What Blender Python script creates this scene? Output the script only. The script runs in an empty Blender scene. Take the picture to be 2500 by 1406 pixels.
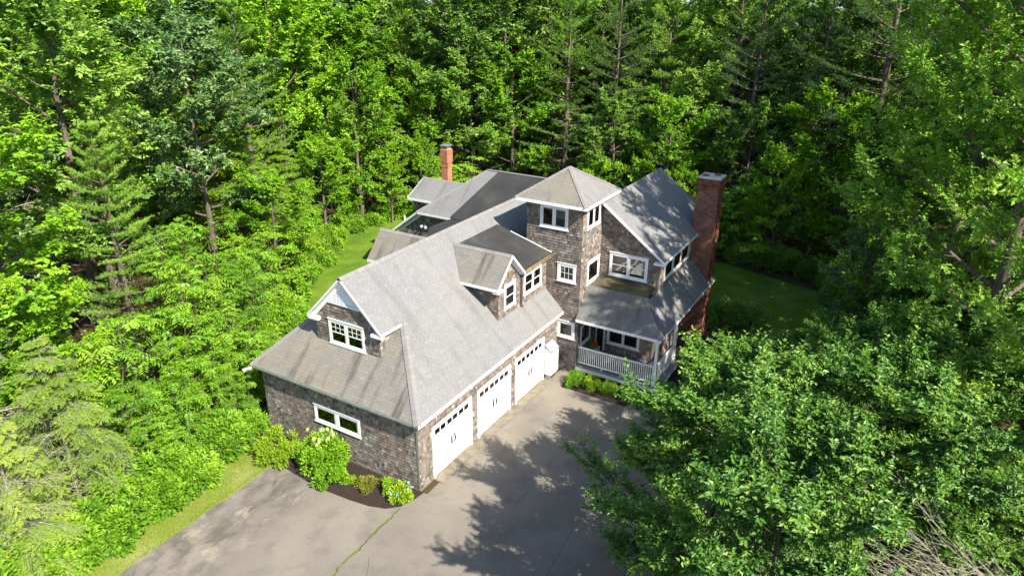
import bpy, math, random
import numpy as np
from mathutils import Vector, Matrix

scene = bpy.context.scene
COL = scene.collection
R_ = math.radians

# ------------------------------------------------------------------ camera
cam_data = bpy.data.cameras.new('camera')
cam_data.sensor_fit = 'HORIZONTAL'
cam_data.sensor_width = 36.0
cam_data.lens = 1709.24 / 2500.0 * 36.0
cam_data.clip_start = 0.2
cam_data.clip_end = 6000.0
camera = bpy.data.objects.new('camera', cam_data)
COL.objects.link(camera)
CAM = Vector((-18.77, -15.551, 19.654))
PITCH, YAW, ROLL = 0.4015, 0.5334, 0.0074
_f = Vector((math.cos(YAW) * math.cos(PITCH), math.sin(YAW) * math.cos(PITCH), -math.sin(PITCH)))
_r = Vector((math.sin(YAW), -math.cos(YAW), 0.0))
_u = _r.cross(_f)
_r2 = _r * math.cos(ROLL) + _u * math.sin(ROLL)
_u2 = _u * math.cos(ROLL) - _r * math.sin(ROLL)
camera.matrix_world = Matrix(((_r2.x, _u2.x, -_f.x, CAM.x), (_r2.y, _u2.y, -_f.y, CAM.y), (_r2.z, _u2.z, -_f.z, CAM.z), (0, 0, 0, 1)))
scene.camera = camera

# ------------------------------------------------------------------ sky and sun
TO_SUN = Vector((-0.32, -1.0, 0.97)).normalized()
world = bpy.data.worlds.new('World')
scene.world = world
world.use_nodes = True
wn = world.node_tree
sky = wn.nodes.new('ShaderNodeTexSky')
sky.sky_type = 'NISHITA'
sky.sun_disc = False
sky.sun_elevation = math.asin(TO_SUN.z)
sky.sun_rotation = math.atan2(TO_SUN.x, TO_SUN.y)
sky.air_density = 1.0
sky.dust_density = 0.6
bg = wn.nodes['Background']
bg.inputs['Strength'].default_value = 0.11
wn.links.new(sky.outputs['Color'], bg.inputs['Color'])
sun_data = bpy.data.lights.new('sun', 'SUN')
sun_data.energy = 5.0
sun_data.angle = R_(0.53)
sun_data.color = (1.0, 0.935, 0.83)
sun = bpy.data.objects.new('sun', sun_data)
COL.objects.link(sun)
sun.location = TO_SUN * 60
sun.rotation_euler = TO_SUN.to_track_quat('Z', 'Y').to_euler()

scene.view_settings.view_transform = 'Standard'
scene.view_settings.look = 'None'
scene.view_settings.gamma = 1.0
scene.view_settings.use_curve_mapping = False
scene.view_settings.exposure = 1.12
cy = scene.cycles
cy.max_bounces = 7
cy.diffuse_bounces = 4
cy.glossy_bounces = 2
cy.transmission_bounces = 5
cy.transparent_max_bounces = 6
cy.caustics_reflective = False
cy.caustics_refractive = False
cy.sample_clamp_indirect = 6.0

# ------------------------------------------------------------------ material helpers
class NT:
    def __init__(self, name):
        self.m = bpy.data.materials.new(name)
        self.m.use_nodes = True
        self.t = self.m.node_tree
        self.t.nodes.clear()
        self.out = self.t.nodes.new('ShaderNodeOutputMaterial')
        self.pos = None
    def n(self, typ, **kw):
        nd = self.t.nodes.new(typ)
        for k, v in kw.items():
            setattr(nd, k, v)
        return nd
    def l(self, a, b):
        self.t.links.new(a, b)
    def set(self, sock, val):
        if hasattr(val, 'is_output'):
            self.l(val, sock)
        elif isinstance(val, (tuple, list)):
            sock.default_value = tuple(val) + ((1.0,) if len(val) == 3 and len(sock.default_value) == 4 else ())
        else:
            sock.default_value = val
    def position(self):
        if self.pos is None:
            self.pos = self.n('ShaderNodeNewGeometry')
        return self.pos.outputs['Position']
    def math(self, op, a, b=0.0, c=None, clamp=False):
        nd = self.n('ShaderNodeMath', operation=op, use_clamp=clamp)
        self.set(nd.inputs[0], a); self.set(nd.inputs[1], b)
        if c is not None: self.set(nd.inputs[2], c)
        return nd.outputs[0]
    def noise(self, vec, scale=1.0, detail=3.0, rough=0.55, dist=0.0):
        nd = self.n('ShaderNodeTexNoise')
        self.l(vec, nd.inputs['Vector'])
        nd.inputs['Scale'].default_value = scale
        nd.inputs['Detail'].default_value = detail
        nd.inputs['Roughness'].default_value = rough
        nd.inputs['Distortion'].default_value = dist
        return nd.outputs['Fac']
    def vscale(self, vec, s):
        nd = self.n('ShaderNodeVectorMath', operation='MULTIPLY')
        self.l(vec, nd.inputs[0]); nd.inputs[1].default_value = s
        return nd.outputs[0]
    def ramp(self, fac, stops):
        nd = self.n('ShaderNodeValToRGB')
        cr = nd.color_ramp
        while len(cr.elements) < len(stops): cr.elements.new(0.5)
        for e, (p, c) in zip(cr.elements, stops):
            e.position = p
            e.color = (c[0], c[1], c[2], 1) if isinstance(c, (tuple, list)) else (c, c, c, 1)
        self.set(nd.inputs['Fac'], fac)
        return nd.outputs['Color']
    def mix(self, fac, a, b, blend='MIX'):
        nd = self.n('ShaderNodeMix', data_type='RGBA', blend_type=blend)
        self.set(nd.inputs['Factor'], fac)
        self.set(nd.inputs[6], a); self.set(nd.inputs[7], b)
        return nd.outputs[2]
    def attr(self, name):
        nd = self.n('ShaderNodeAttribute', attribute_name=name)
        return nd.outputs['Fac']
    def bump(self, height, strength=0.3, dist=0.02):
        nd = self.n('ShaderNodeBump')
        nd.inputs['Strength'].default_value = strength
        nd.inputs['Distance'].default_value = dist
        self.l(height, nd.inputs['Height'])
        return nd.outputs['Normal']
    def principled(self, color, rough=0.7, normal=None, spec=0.35, metal=0.0):
        p = self.n('ShaderNodeBsdfPrincipled')
        self.set(p.inputs['Base Color'], color)
        self.set(p.inputs['Roughness'], rough)
        p.inputs['Specular IOR Level'].default_value = spec
        p.inputs['Metallic'].default_value = metal
        if normal is not None: self.l(normal, p.inputs['Normal'])
        self.l(p.outputs[0], self.out.inputs['Surface'])
        return p

def simple(name, c, rough=0.6, var=0.12, scale=3.0, spec=0.35, metal=0.0, bump=0.0, bscale=40.0, dirt=None, dirt_amt=0.0):
    t = NT(name)
    p = t.position()
    f = t.noise(p, scale, 4.0)
    lo = tuple(x * (1 - var) for x in c); hi = tuple(min(1, x * (1 + var)) for x in c)
    col = t.ramp(f, [(0.3, lo), (0.7, hi)])
    if dirt is not None:
        d = t.ramp(t.noise(p, scale * 0.7, 5.0, 0.65), [(0.5, 0.0), (0.72, dirt_amt)])
        col = t.mix(d, col, dirt)
    nm = t.bump(t.noise(p, bscale, 2.0), bump, 0.01) if bump else None
    t.principled(col, rough, nm, spec, metal)
    return t.m

M = {}
M['white'] = simple('white_paint', (0.80, 0.80, 0.79), 0.45, 0.04, 1.5, dirt=(0.50, 0.47, 0.40), dirt_amt=0.25)
M['door_white'] = simple('door_paint', (0.82, 0.82, 0.81), 0.4, 0.02, 1.2, dirt=(0.6, 0.58, 0.54), dirt_amt=0.12)
M['grey_paint'] = simple('porch_floor_paint', (0.17, 0.18, 0.20), 0.55, 0.12, 2.0)
M['gutter_old'] = simple('stained_gutter', (0.33, 0.26, 0.14), 0.5, 0.45, 6.0, dirt=(0.10, 0.06, 0.02), dirt_amt=0.8)
M['copper_pipe'] = simple('brown_downpipe', (0.10, 0.065, 0.045), 0.5, 0.25, 6.0)
M['dark'] = simple('unlit_black', (0.012, 0.012, 0.013), 0.9, 0.2)  # near-black colour stands in for unlit depth behind openings
M['blind'] = simple('window_blind', (0.55, 0.53, 0.47), 0.8, 0.06, 2.0)
M['black_metal'] = simple('black_iron', (0.02, 0.02, 0.022), 0.45, 0.2)
M['cap_conc'] = simple('cap_concrete', (0.52, 0.49, 0.43), 0.85, 0.2, 5.0, bump=0.3, dirt=(0.2, 0.19, 0.17), dirt_amt=0.6)
M['clay'] = simple('clay_flue', (0.33, 0.12, 0.06), 0.85, 0.2, 8.0)
M['sheet_metal'] = simple('sheet_metal', (0.34, 0.36, 0.38), 0.4, 0.12, 3.0, metal=0.5)
M['mortar'] = simple('mortar', (0.40, 0.30, 0.24), 0.9, 0.15, 6.0)
M['apron'] = simple('concrete_apron', (0.20, 0.172, 0.128), 0.9, 0.25, 2.5, bump=0.2, dirt=(0.16, 0.11, 0.06), dirt_amt=0.6)
M['louver'] = simple('louver_paint', (0.74, 0.77, 0.78), 0.5, 0.05, 2.0)

def glass_mat():
    t = NT('window_glass')
    fr = t.n('ShaderNodeFresnel'); fr.inputs['IOR'].default_value = 1.9
    tr = t.n('ShaderNodeBsdfTransparent'); tr.inputs['Color'].default_value = (0.86, 0.9, 0.88, 1)
    gl = t.n('ShaderNodeBsdfGlossy'); gl.inputs['Roughness'].default_value = 0.02
    nm = t.bump(t.noise(t.position(), 1.3, 2.0), 0.06, 0.05)
    t.l(nm, gl.inputs['Normal'])
    mx = t.n('ShaderNodeMixShader')
    t.l(fr.outputs[0], mx.inputs[0]); t.l(tr.outputs[0], mx.inputs[1]); t.l(gl.outputs[0], mx.inputs[2])
    t.l(mx.outputs[0], t.out.inputs['Surface'])
    return t.m
M['glass'] = glass_mat()

def roof_mat(name, light, dark, streak=0.4, streak_col=(0.09, 0.08, 0.075), warm=(0.27, 0.245, 0.20), warm_amt=0.25, moss=0.0):
    t = NT(name)
    p = t.position()
    tone = t.attr('tone')
    col = t.ramp(tone, [(0.0, dark), (0.55, tuple((a + b) / 2 for a, b in zip(light, dark))), (1.0, light)])
    wm = t.ramp(t.noise(p, 0.35, 3.0), [(0.45, 0.0), (0.7, warm_amt)])
    col = t.mix(wm, col, warm)
    # streaks that run down the slope: stretched along x on faces that look along x, along y on the others
    nrm = t.n('ShaderNodeSeparateXYZ'); t.l(t.pos.outputs['Normal'], nrm.inputs[0])
    isx = t.math('GREATER_THAN', t.math('ABSOLUTE', nrm.outputs[0]), t.math('ABSOLUTE', nrm.outputs[1]))
    sx = t.noise(t.vscale(p, (0.22, 1.7, 0.22)), 1.0, 4.0, 0.6)
    sy = t.noise(t.vscale(p, (1.7, 0.22, 0.22)), 1.0, 4.0, 0.6)
    s = t.math('ADD', t.math('MULTIPLY', sx, isx), t.math('MULTIPLY', sy, t.math('SUBTRACT', 1.0, isx)))
    sm = t.ramp(s, [(0.52, 0.0), (0.70, streak)])
    col = t.mix(sm, col, streak_col)
    if moss:
        mm = t.ramp(t.noise(p, 1.4, 5.0, 0.65), [(0.50, 0.0), (0.68, moss)])
        col = t.mix(mm, col, (0.16, 0.15, 0.035))
    col = t.mix(t.math('LESS_THAN', tone, -0.2), col, (0.10, 0.098, 0.095))
    gr = t.ramp(t.noise(p, 45.0, 2.0), [(0.3, 0.82), (0.7, 1.12)])
    col = t.mix(1.0, col, gr, 'MULTIPLY')
    t.principled(col, 0.92, t.bump(t.noise(p, 90.0, 2.0), 0.25, 0.004), 0.2)
    return t.m
M['roof'] = roof_mat('asphalt_shingle', (0.232, 0.231, 0.23), (0.18, 0.179, 0.178), 0.35)
M['roof_skirt'] = roof_mat('asphalt_shingle_streaked', (0.24, 0.225, 0.20), (0.165, 0.154, 0.138), 0.75, (0.06, 0.05, 0.045), (0.26, 0.225, 0.15), 0.45)
M['roof_porch'] = roof_mat('asphalt_shingle_algae', (0.22, 0.217, 0.207), (0.135, 0.135, 0.13), 0.7, (0.045, 0.045, 0.04), (0.2, 0.17, 0.10), 0.4)
M['ridge_cap'] = roof_mat('ridge_cap_shingle', (0.25, 0.24, 0.232), (0.20, 0.19, 0.183), 0.15)
M['roof_under'] = simple('roof_felt', (0.07, 0.07, 0.07), 0.95, 0.2)

def membrane_mat():
    t = NT('rubber_membrane')
    p = t.position()
    col = t.ramp(t.noise(p, 0.55, 4.0, 0.6), [(0.35, (0.03, 0.03, 0.031)), (0.58, (0.045, 0.044, 0.041)), (0.80, (0.085, 0.079, 0.063))])
    sp = t.ramp(t.noise(p, 7.0, 4.0), [(0.66, 0.0), (0.75, 0.35)])
    col = t.mix(sp, col, (0.16, 0.15, 0.135))
    t.principled(col, t.ramp(t.noise(p, 1.2, 3.0), [(0.3, 0.62), (0.7, 0.85)]), t.bump(t.noise(p, 2.0, 4.0), 0.25, 0.04), 0.3)
    return t.m
M['membrane'] = membrane_mat()

def moss_roof_mat():
    t = NT('mossy_low_roof')
    p = t.position()
    col = t.ramp(t.noise(p, 0.9, 5.0, 0.65), [(0.36, (0.05, 0.045, 0.04)), (0.5, (0.09, 0.075, 0.055)), (0.62, (0.13, 0.12, 0.05)), (0.78, (0.18, 0.15, 0.09))])
    t.principled(col, 0.95, t.bump(t.noise(p, 14.0, 4.0), 0.5, 0.03), 0.15)
    return t.m
M['moss_roof'] = moss_roof_mat()

def cedar_mat():
    t = NT('cedar_shingle')
    p = t.position()
    tone = t.attr('tone')
    col = t.ramp(tone, [(0.0, (0.085, 0.070, 0.060)), (0.35, (0.16, 0.138, 0.120)), (0.7, (0.245, 0.217, 0.19)), (1.0, (0.38, 0.345, 0.31))])
    grain = t.ramp(t.noise(t.vscale(p, (38, 38, 2.5)), 1.0, 3.0, 0.6), [(0.3, 0.72), (0.7, 1.2)])
    col = t.mix(1.0, col, grain, 'MULTIPLY')
    col = t.mix(t.math('LESS_THAN', tone, -0.2), col, (0.05, 0.038, 0.03))
    w = t.ramp(t.noise(t.vscale(p, (1.0, 1.0, 0.35)), 0.9, 4.0, 0.6), [(0.46, 0.0), (0.70, 0.42)])
    col = t.mix(w, col, (0.20, 0.125, 0.075))
    d = t.ramp(t.noise(t.vscale(p, (2.2, 2.2, 0.30)), 1.0, 5.0, 0.65), [(0.55, 0.0), (0.75, 0.6)])
    col = t.mix(d, col, (0.085, 0.068, 0.035))
    t.principled(col, 0.9, t.bump(t.noise(t.vscale(p, (60, 60, 5)), 1.0, 2.0), 0.35, 0.006), 0.15)
    return t.m
M['cedar'] = cedar_mat()

def brick_mat(name, a, b, c):
    t = NT(name)
    p = t.position()
    col = t.ramp(t.attr('tone'), [(0.0, a), (0.5, b), (1.0, c)])
    col = t.mix(t.ramp(t.noise(p, 2.2, 4.0), [(0.5, 0.0), (0.75, 0.35)]), col, (0.13, 0.07, 0.05))
    t.principled(col, 0.88, t.bump(t.noise(p, 55.0, 3.0), 0.4, 0.006), 0.2)
    return t.m
M['brick'] = brick_mat('red_brick', (0.13, 0.045, 0.030), (0.21, 0.078, 0.048), (0.31, 0.14, 0.09))
M['brick_o'] = brick_mat('orange_brick', (0.34, 0.125, 0.06), (0.44, 0.18, 0.09), (0.50, 0.24, 0.14))

def asphalt_mat():
    t = NT('driveway_asphalt')
    p = t.position()
    col = t.ramp(t.noise(p, 0.30, 4.0, 0.55), [(0.32, (0.165, 0.146, 0.122)), (0.52, (0.205, 0.181, 0.149)), (0.75, (0.25, 0.217, 0.172))])
    sep = t.n('ShaderNodeSeparateXYZ'); t.l(p, sep.inputs[0])
    # silt and puddle marks along the low edge by the grass
    edge = t.ramp(t.math('ADD', sep.outputs[1], t.math('MULTIPLY', t.noise(p, 0.5, 3.0), 1.4)), [(0.0, 0.0), (1.0, 1.0)])
    e2 = t.n('ShaderNodeMapRange'); t.l(sep.outputs[1], e2.inputs[0])
    e2.inputs[1].default_value = 2.8; e2.inputs[2].default_value = 4.8
    blot = t.ramp(t.noise(t.vscale(p, (0.8, 1.1, 1)), 1.1, 5.0, 0.62, 0.3), [(0.42, 0.0), (0.62, 0.75)])
    col = t.mix(t.math('MULTIPLY', blot, e2.outputs[0]), col, (0.085, 0.075, 0.064))
    silt = t.ramp(t.noise(t.vscale(p, (0.7, 1.2, 1)), 1.3, 5.0, 0.6, 0.3), [(0.55, 0.0), (0.72, 0.8)])
    col = t.mix(t.math('MULTIPLY', silt, e2.outputs[0]), col, (0.36, 0.31, 0.225))
    st = t.ramp(t.noise(p, 0.75, 5.0, 0.6), [(0.52, 0.0), (0.75, 0.6)])
    col = t.mix(st, col, (0.10, 0.092, 0.084))
    agg = t.ramp(t.noise(p, 55.0, 2.0, 0.7), [(0.25, 0.66), (0.5, 1.0), (0.75, 1.3)])
    col = t.mix(1.0, col, agg, 'MULTIPLY')
    t.principled(col, 0.9, t.bump(t.noise(p, 70.0, 2.0), 0.4, 0.008), 0.25)
    return t.m
M['asphalt'] = asphalt_mat()
M['patch'] = simple('asphalt_patch', (0.19, 0.175, 0.155), 0.92, 0.25, 1.2, bump=0.4, bscale=60)
M['crack'] = simple('asphalt_crack', (0.065, 0.06, 0.054), 0.95, 0.4, 8.0)

def ground_mat():
    t = NT('forest_floor')
    p = t.position()
    col = t.ramp(t.noise(p, 0.35, 6.0, 0.65), [(0.3, (0.045, 0.032, 0.018)), (0.5, (0.085, 0.055, 0.03)), (0.62, (0.05, 0.07, 0.018)), (0.8, (0.13, 0.085, 0.05))])
    t.principled(col, 0.95, t.bump(t.noise(p, 9.0, 5.0), 0.6, 0.06), 0.1)
    return t.m
M['ground'] = ground_mat()

def lawn_mat(name, a, b, c):
    t = NT(name)
    p = t.position()
    f = t.math('ADD', t.math('MULTIPLY', t.noise(p, 0.5, 4.0), 0.6), t.math('MULTIPLY', t.noise(p, 9.0, 4.0, 0.7), 0.4))
    col = t.ramp(f, [(0.34, a), (0.5, b), (0.66, c)])
    t.principled(col, 0.9, t.bump(t.noise(p, 45.0, 3.0), 0.7, 0.03), 0.15)
    return t.m
M['lawn'] = lawn_mat('lawn_turf', (0.055, 0.115, 0.010), (0.10, 0.18, 0.014), (0.19, 0.23, 0.04))
M['lawn_dry'] = lawn_mat('verge_turf', (0.11, 0.155, 0.02), (0.18, 0.21, 0.035), (0.34, 0.30, 0.14))
M['mulch'] = simple('bark_mulch', (0.030, 0.020, 0.016), 0.95, 0.5, 14.0, bump=0.9, bscale=30)

def water_mat():
    t = NT('water')
    t.principled((0.05, 0.09, 0.14), 0.12, t.bump(t.noise(t.position(), 0.6, 3.0), 0.2, 0.2), 0.5)
    return t.m
M['water'] = water_mat()

def bark_mat(name, a, b):
    t = NT(name)
    p = t.position()
    col = t.ramp(t.noise(t.vscale(p, (9, 9, 1.6)), 1.0, 4.0, 0.65), [(0.3, a), (0.7, b)])
    t.principled(col, 0.92, t.bump(t.noise(t.vscale(p, (16, 16, 3)), 1.0, 3.0), 0.6, 0.03), 0.15)
    return t.m
M['bark'] = bark_mat('grey_brown_bark', (0.06, 0.045, 0.035), (0.20, 0.165, 0.13))
M['bark_pale'] = bark_mat('pale_grey_bark', (0.20, 0.18, 0.15), (0.42, 0.38, 0.32))
M['bark_dark'] = bark_mat('dark_bark', (0.03, 0.025, 0.02), (0.10, 0.08, 0.065))
M['dead_twig'] = bark_mat('dead_grey_twig', (0.30, 0.26, 0.21), (0.50, 0.45, 0.38))

def leaf_mat(name, dark, mid, bright, transl=0.32, gloss=0.06, spread=0.42, red=1.22, gain=1.0):
    dark, mid, bright = (tuple(v * k for v in c) for c, k in ((dark, 1.5), (mid, 1.6), (bright, 1.55)))
    transl = transl * 0.95; gloss = gloss * 0.3
    dark, mid, bright = (tuple((c[0] * red * gain, c[1] * gain, c[2] * 0.85 * gain)) for c in (dark, mid, bright))
    t = NT(name)
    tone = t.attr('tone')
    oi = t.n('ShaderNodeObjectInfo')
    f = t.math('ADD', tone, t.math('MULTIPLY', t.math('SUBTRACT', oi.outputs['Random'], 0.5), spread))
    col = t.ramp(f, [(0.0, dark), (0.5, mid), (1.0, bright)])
    df = t.n('ShaderNodeBsdfDiffuse'); t.l(col, df.inputs['Color'])
    tl = t.n('ShaderNodeBsdfTranslucent')
    t.l(t.mix(1.0, col, (1.15, 1.25, 0.6), 'MULTIPLY'), tl.inputs['Color'])
    mx = t.n('ShaderNodeMixShader'); mx.inputs[0].default_value = transl
    t.l(df.outputs[0], mx.inputs[1]); t.l(tl.outputs[0], mx.inputs[2])
    gl = t.n('ShaderNodeBsdfGlossy'); gl.inputs['Roughness'].default_value = 0.5
    gl.inputs['Color'].default_value = (0.9, 0.95, 0.9, 1)
    m2 = t.n('ShaderNodeMixShader'); m2.inputs[0].default_value = gloss
    t.l(mx.outputs[0], m2.inputs[1]); t.l(gl.outputs[0], m2.inputs[2])
    t.l(m2.outputs[0], t.out.inputs['Surface'])
    return t.m
L = {}
L['maple'] = leaf_mat('maple_leaf', (0.032, 0.088, 0.006), (0.090, 0.205, 0.010), (0.19, 0.33, 0.020), 0.28, 0.06, gain=1.2, red=1.12)
L['oak_dark'] = leaf_mat('blue_green_leaf', (0.022, 0.058, 0.016), (0.056, 0.115, 0.034), (0.13, 0.20, 0.075), 0.2, 0.14, gain=1.3, red=1.1)
L['oak'] = leaf_mat('oak_leaf', (0.028, 0.070, 0.010), (0.070, 0.145, 0.020), (0.15, 0.25, 0.042), 0.26, 0.10, gain=1.4, red=1.12)
L['pine'] = leaf_mat('pine_needle', (0.045, 0.100, 0.014), (0.095, 0.190, 0.026), (0.19, 0.30, 0.05), 0.18, 0.04, gain=1.2, red=1.05)
L['pine_dark'] = leaf_mat('dark_pine_needle', (0.022, 0.060, 0.020), (0.045, 0.105, 0.030), (0.085, 0.165, 0.04), 0.15, 0.04)
L['hemlock'] = leaf_mat('hemlock_needle', (0.035, 0.085, 0.008), (0.090, 0.175, 0.012), (0.20, 0.29, 0.025), 0.2, 0.04, gain=1.2, red=1.08)
L['hem_pale'] = leaf_mat('pale_hemlock_needle', (0.05, 0.09, 0.014), (0.10, 0.165, 0.024), (0.20, 0.25, 0.055), 0.2, 0.03, red=1.05, gain=1.3)
L['sapling'] = leaf_mat('compound_leaf', (0.032, 0.090, 0.006), (0.080, 0.180, 0.010), (0.17, 0.29, 0.025), 0.28, 0.07, gain=1.2, red=1.12)
L['beech'] = leaf_mat('beech_leaf', (0.016, 0.052, 0.006), (0.046, 0.122, 0.012), (0.125, 0.22, 0.028), 0.16, 0.12, spread=0.15, gain=1.05, red=1.1)
L['right'] = leaf_mat('yellow_green_leaf', (0.045, 0.10, 0.012), (0.10, 0.19, 0.018), (0.24, 0.32, 0.05), 0.32, 0.09, red=0.95, gain=1.15)
L['shrub'] = leaf_mat('shrub_leaf', (0.05, 0.125, 0.006), (0.12, 0.23, 0.010), (0.26, 0.34, 0.03), 0.3, 0.06, red=0.95, gain=1.1)
L['shrub_yel'] = leaf_mat('golden_shrub_leaf', (0.09, 0.14, 0.008), (0.20, 0.26, 0.012), (0.36, 0.38, 0.05), 0.3, 0.06, red=0.85, gain=1.0)
L['shrub_red'] = leaf_mat('bronze_shrub_leaf', (0.07, 0.10, 0.012), (0.13, 0.18, 0.02), (0.26, 0.20, 0.05), 0.3, 0.06)
L['grass'] = leaf_mat('grass_blade', (0.07, 0.13, 0.012), (0.15, 0.22, 0.02), (0.30, 0.33, 0.09), 0.3, 0.03, red=0.95)
L['cream'] = leaf_mat('cream_flower', (0.36, 0.36, 0.12), (0.48, 0.47, 0.20), (0.60, 0.58, 0.32), 0.3, 0.03, red=0.85, gain=0.9)
L['blue'] = leaf_mat('blue_flower', (0.18, 0.28, 0.62), (0.28, 0.40, 0.75), (0.42, 0.40, 0.78), 0.3, 0.03, red=0.8)
L['pink'] = leaf_mat('magenta_flower', (0.35, 0.02, 0.10), (0.5, 0.03, 0.15), (0.6, 0.08, 0.22), 0.3, 0.03)

# ------------------------------------------------------------------ object helpers
def link(o, parent=None):
    COL.objects.link(o)
    if parent is not None: o.parent = parent
    return o
def tag(o, label=None, cat=None, group=None, kind=None):
    if label: o['label'] = label
    if cat: o['category'] = cat
    if group: o['group'] = group
    if kind: o['kind'] = kind
    return o
def empty(name, loc=(0, 0, 0), rz=0.0):
    o = bpy.data.objects.new(name, None)
    o.empty_display_size = 0.3
    o.location = loc; o.rotation_euler = (0, 0, rz)
    return link(o)

def np_mesh(name, verts, faces, mat, tone=None, smooth=False):
    """verts (N,3); faces list of (M,k) int arrays; tone: one value per face in the same order"""
    me = bpy.data.meshes.new(name)
    verts = np.asarray(verts, np.float32)
    me.vertices.add(len(verts)); me.vertices.foreach_set('co', verts.ravel())
    loops = np.concatenate([f.ravel() for f in faces]).astype(np.int32)
    sizes = np.concatenate([np.full(len(f), f.shape[1]) for f in faces]).astype(np.int32)
    starts = np.concatenate([[0], np.cumsum(sizes)[:-1]]).astype(np.int32)
    me.loops.add(len(loops)); me.loops.foreach_set('vertex_index', loops)
    me.polygons.add(len(sizes)); me.polygons.foreach_set('loop_start', starts)
    try: me.polygons.foreach_set('loop_total', sizes)
    except Exception: pass
    if tone is not None:
        a = me.attributes.new('tone', 'FLOAT', 'FACE'); a.data.foreach_set('value', np.asarray(tone, np.float32))
    me.update(calc_edges=True)
    me.validate()
    me.materials.append(mat)
    me.polygons.foreach_set('use_smooth', np.full(len(sizes), bool(smooth)))
    return me

class MB:
    def __init__(self): self.v = []; self.f = []; self.t = []
    def raw(self, vs, fs, tone=None):
        b = len(self.v); self.v += [tuple(p) for p in vs]
        for f in fs: self.f.append([b + i for i in f]); self.t.append(0.5 if tone is None else tone)
        return self
    def box(self, x0, x1, y0, y1, z0, z1, tone=None):
        vs = [(x, y, z) for z in (z0, z1) for y in (y0, y1) for x in (x0, x1)]
        return self.raw(vs, [(0, 2, 3, 1), (4, 5, 7, 6), (0, 1, 5, 4), (2, 6, 7, 3), (0, 4, 6, 2), (1, 3, 7, 5)], tone)
    def prism(self, pts, off, tone=None):
        """closed solid: polygon pts swept by off"""
        n = len(pts); off = Vector(off)
        a = [Vector(p) for p in pts]; b = [p + off for p in a]
        fs = [tuple(range(n))[::-1], tuple(range(n, 2 * n))] + [(i, (i + 1) % n, n + (i + 1) % n, n + i) for i in range(n)]
        return self.raw(a + b, fs, tone)
    def bar(self, p, q, w, h, up=(0, 0, 1), tone=None):
        p = Vector(p); q = Vector(q); d = (q - p).normalized(); up = Vector(up)
        s = d.cross(up)
        if s.length < 1e-5: s = d.cross(Vector((1, 0, 0)))
        s.normalize(); u = s.cross(d)
        vs = []
        for e in (p, q):
            for a, b in ((-1, -1), (1, -1), (1, 1), (-1, 1)): vs.append(e + s * a * w / 2 + u * b * h / 2)
        return self.raw(vs, [(3, 2, 1, 0), (4, 5, 6, 7), (0, 1, 5, 4), (1, 2, 6, 5), (2, 3, 7, 6), (3, 0, 4, 7)], tone)
    def tube(self, pts, radii, n=8, tone=None):
        pts = [Vector(p) for p in pts]; rings = []
        base = len(self.v); b = []
        prev = None
        for i, p in enumerate(pts):
            d = (pts[min(i + 1, len(pts) - 1)] - pts[max(i - 1, 0)]).normalized()
            s = d.cross(Vector((0.31, 0.17, 0.93)))
            if s.length < 1e-3: s = d.cross(Vector((1, 0, 0)))
            s.normalize(); u = s.cross(d)
            for k in range(n):
                a = 2 * math.pi * k / n
                b.append(p + (s * math.cos(a) + u * math.sin(a)) * radii[i])
        fs = []
        for i in range(len(pts) - 1):
            for k in range(n):
                k2 = (k + 1) % n
                fs.append((i * n + k, i * n + k2, (i + 1) * n + k2, (i + 1) * n + k))
        fs.append(tuple(range(n))[::-1]); fs.append(tuple(range((len(pts) - 1) * n, len(pts) * n)))
        return self.raw(b, fs, tone)
    def mesh(self, name, mat, smooth=False):
        me = bpy.data.meshes.new(name)
        me.from_pydata(self.v, [], self.f)
        a = me.attributes.new('tone', 'FLOAT', 'FACE'); a.data.foreach_set('value', self.t)
        import bmesh
        bm = bmesh.new(); bm.from_mesh(me); bmesh.ops.recalc_face_normals(bm, faces=bm.faces); bm.to_mesh(me); bm.free()
        me.materials.append(mat)
        me.polygons.foreach_set('use_smooth', [bool(smooth)] * len(me.polygons))
        return me
    def build(self, name, mat, parent=None, smooth=False):
        return link(bpy.data.objects.new(name, self.mesh(name, mat, smooth)), parent)

# ================================================================== the setting: ground, water, lawns, driveway
def sheet(name, pts, z, mat, kind='structure', thick=0.0):
    mb = MB()
    if thick: mb.prism([(x, y, z - thick) for x, y in pts], (0, 0, thick))
    else: mb.raw([(x, y, z) for x, y in pts], [tuple(range(len(pts)))])
    o = mb.build(name, mat)
    tag(o, kind=kind)
    return o
g_pts = [(40 + 420 * math.cos(a * math.pi / 24), 420 * math.sin(a * math.pi / 24)) for a in range(48)]
sheet('ground', g_pts, 0.0, M['ground'])
w_pts = [(4200 * math.cos(a * math.pi / 24), 4200 * math.sin(a * math.pi / 24)) for a in range(48)]
sheet('water', w_pts, -0.6, M['water'])
sheet('lawn', [(3, 9.0), (24.5, 5), (34, 16), (32, 24), (24.5, 28.0), (14, 24.6), (7, 17.5), (4, 12.5)], 0.006, M['lawn'])
sheet('lawn', [(15, -14.5), (26, -13.5), (31.5, -12.5), (34.0, -4), (33, 6), (23, 6), (15, -4)], 0.004, M['lawn'])
sheet('verge', [(-15, 6.0), (-2.2, 6.4), (-1.2, 6.0), (1.0, 8.6), (3.5, 9.2), (3.5, 11.0), (0.5, 10.8), (-2.0, 9.4), (-15, 9.1)], 0.003, M['lawn_dry'])
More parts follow.
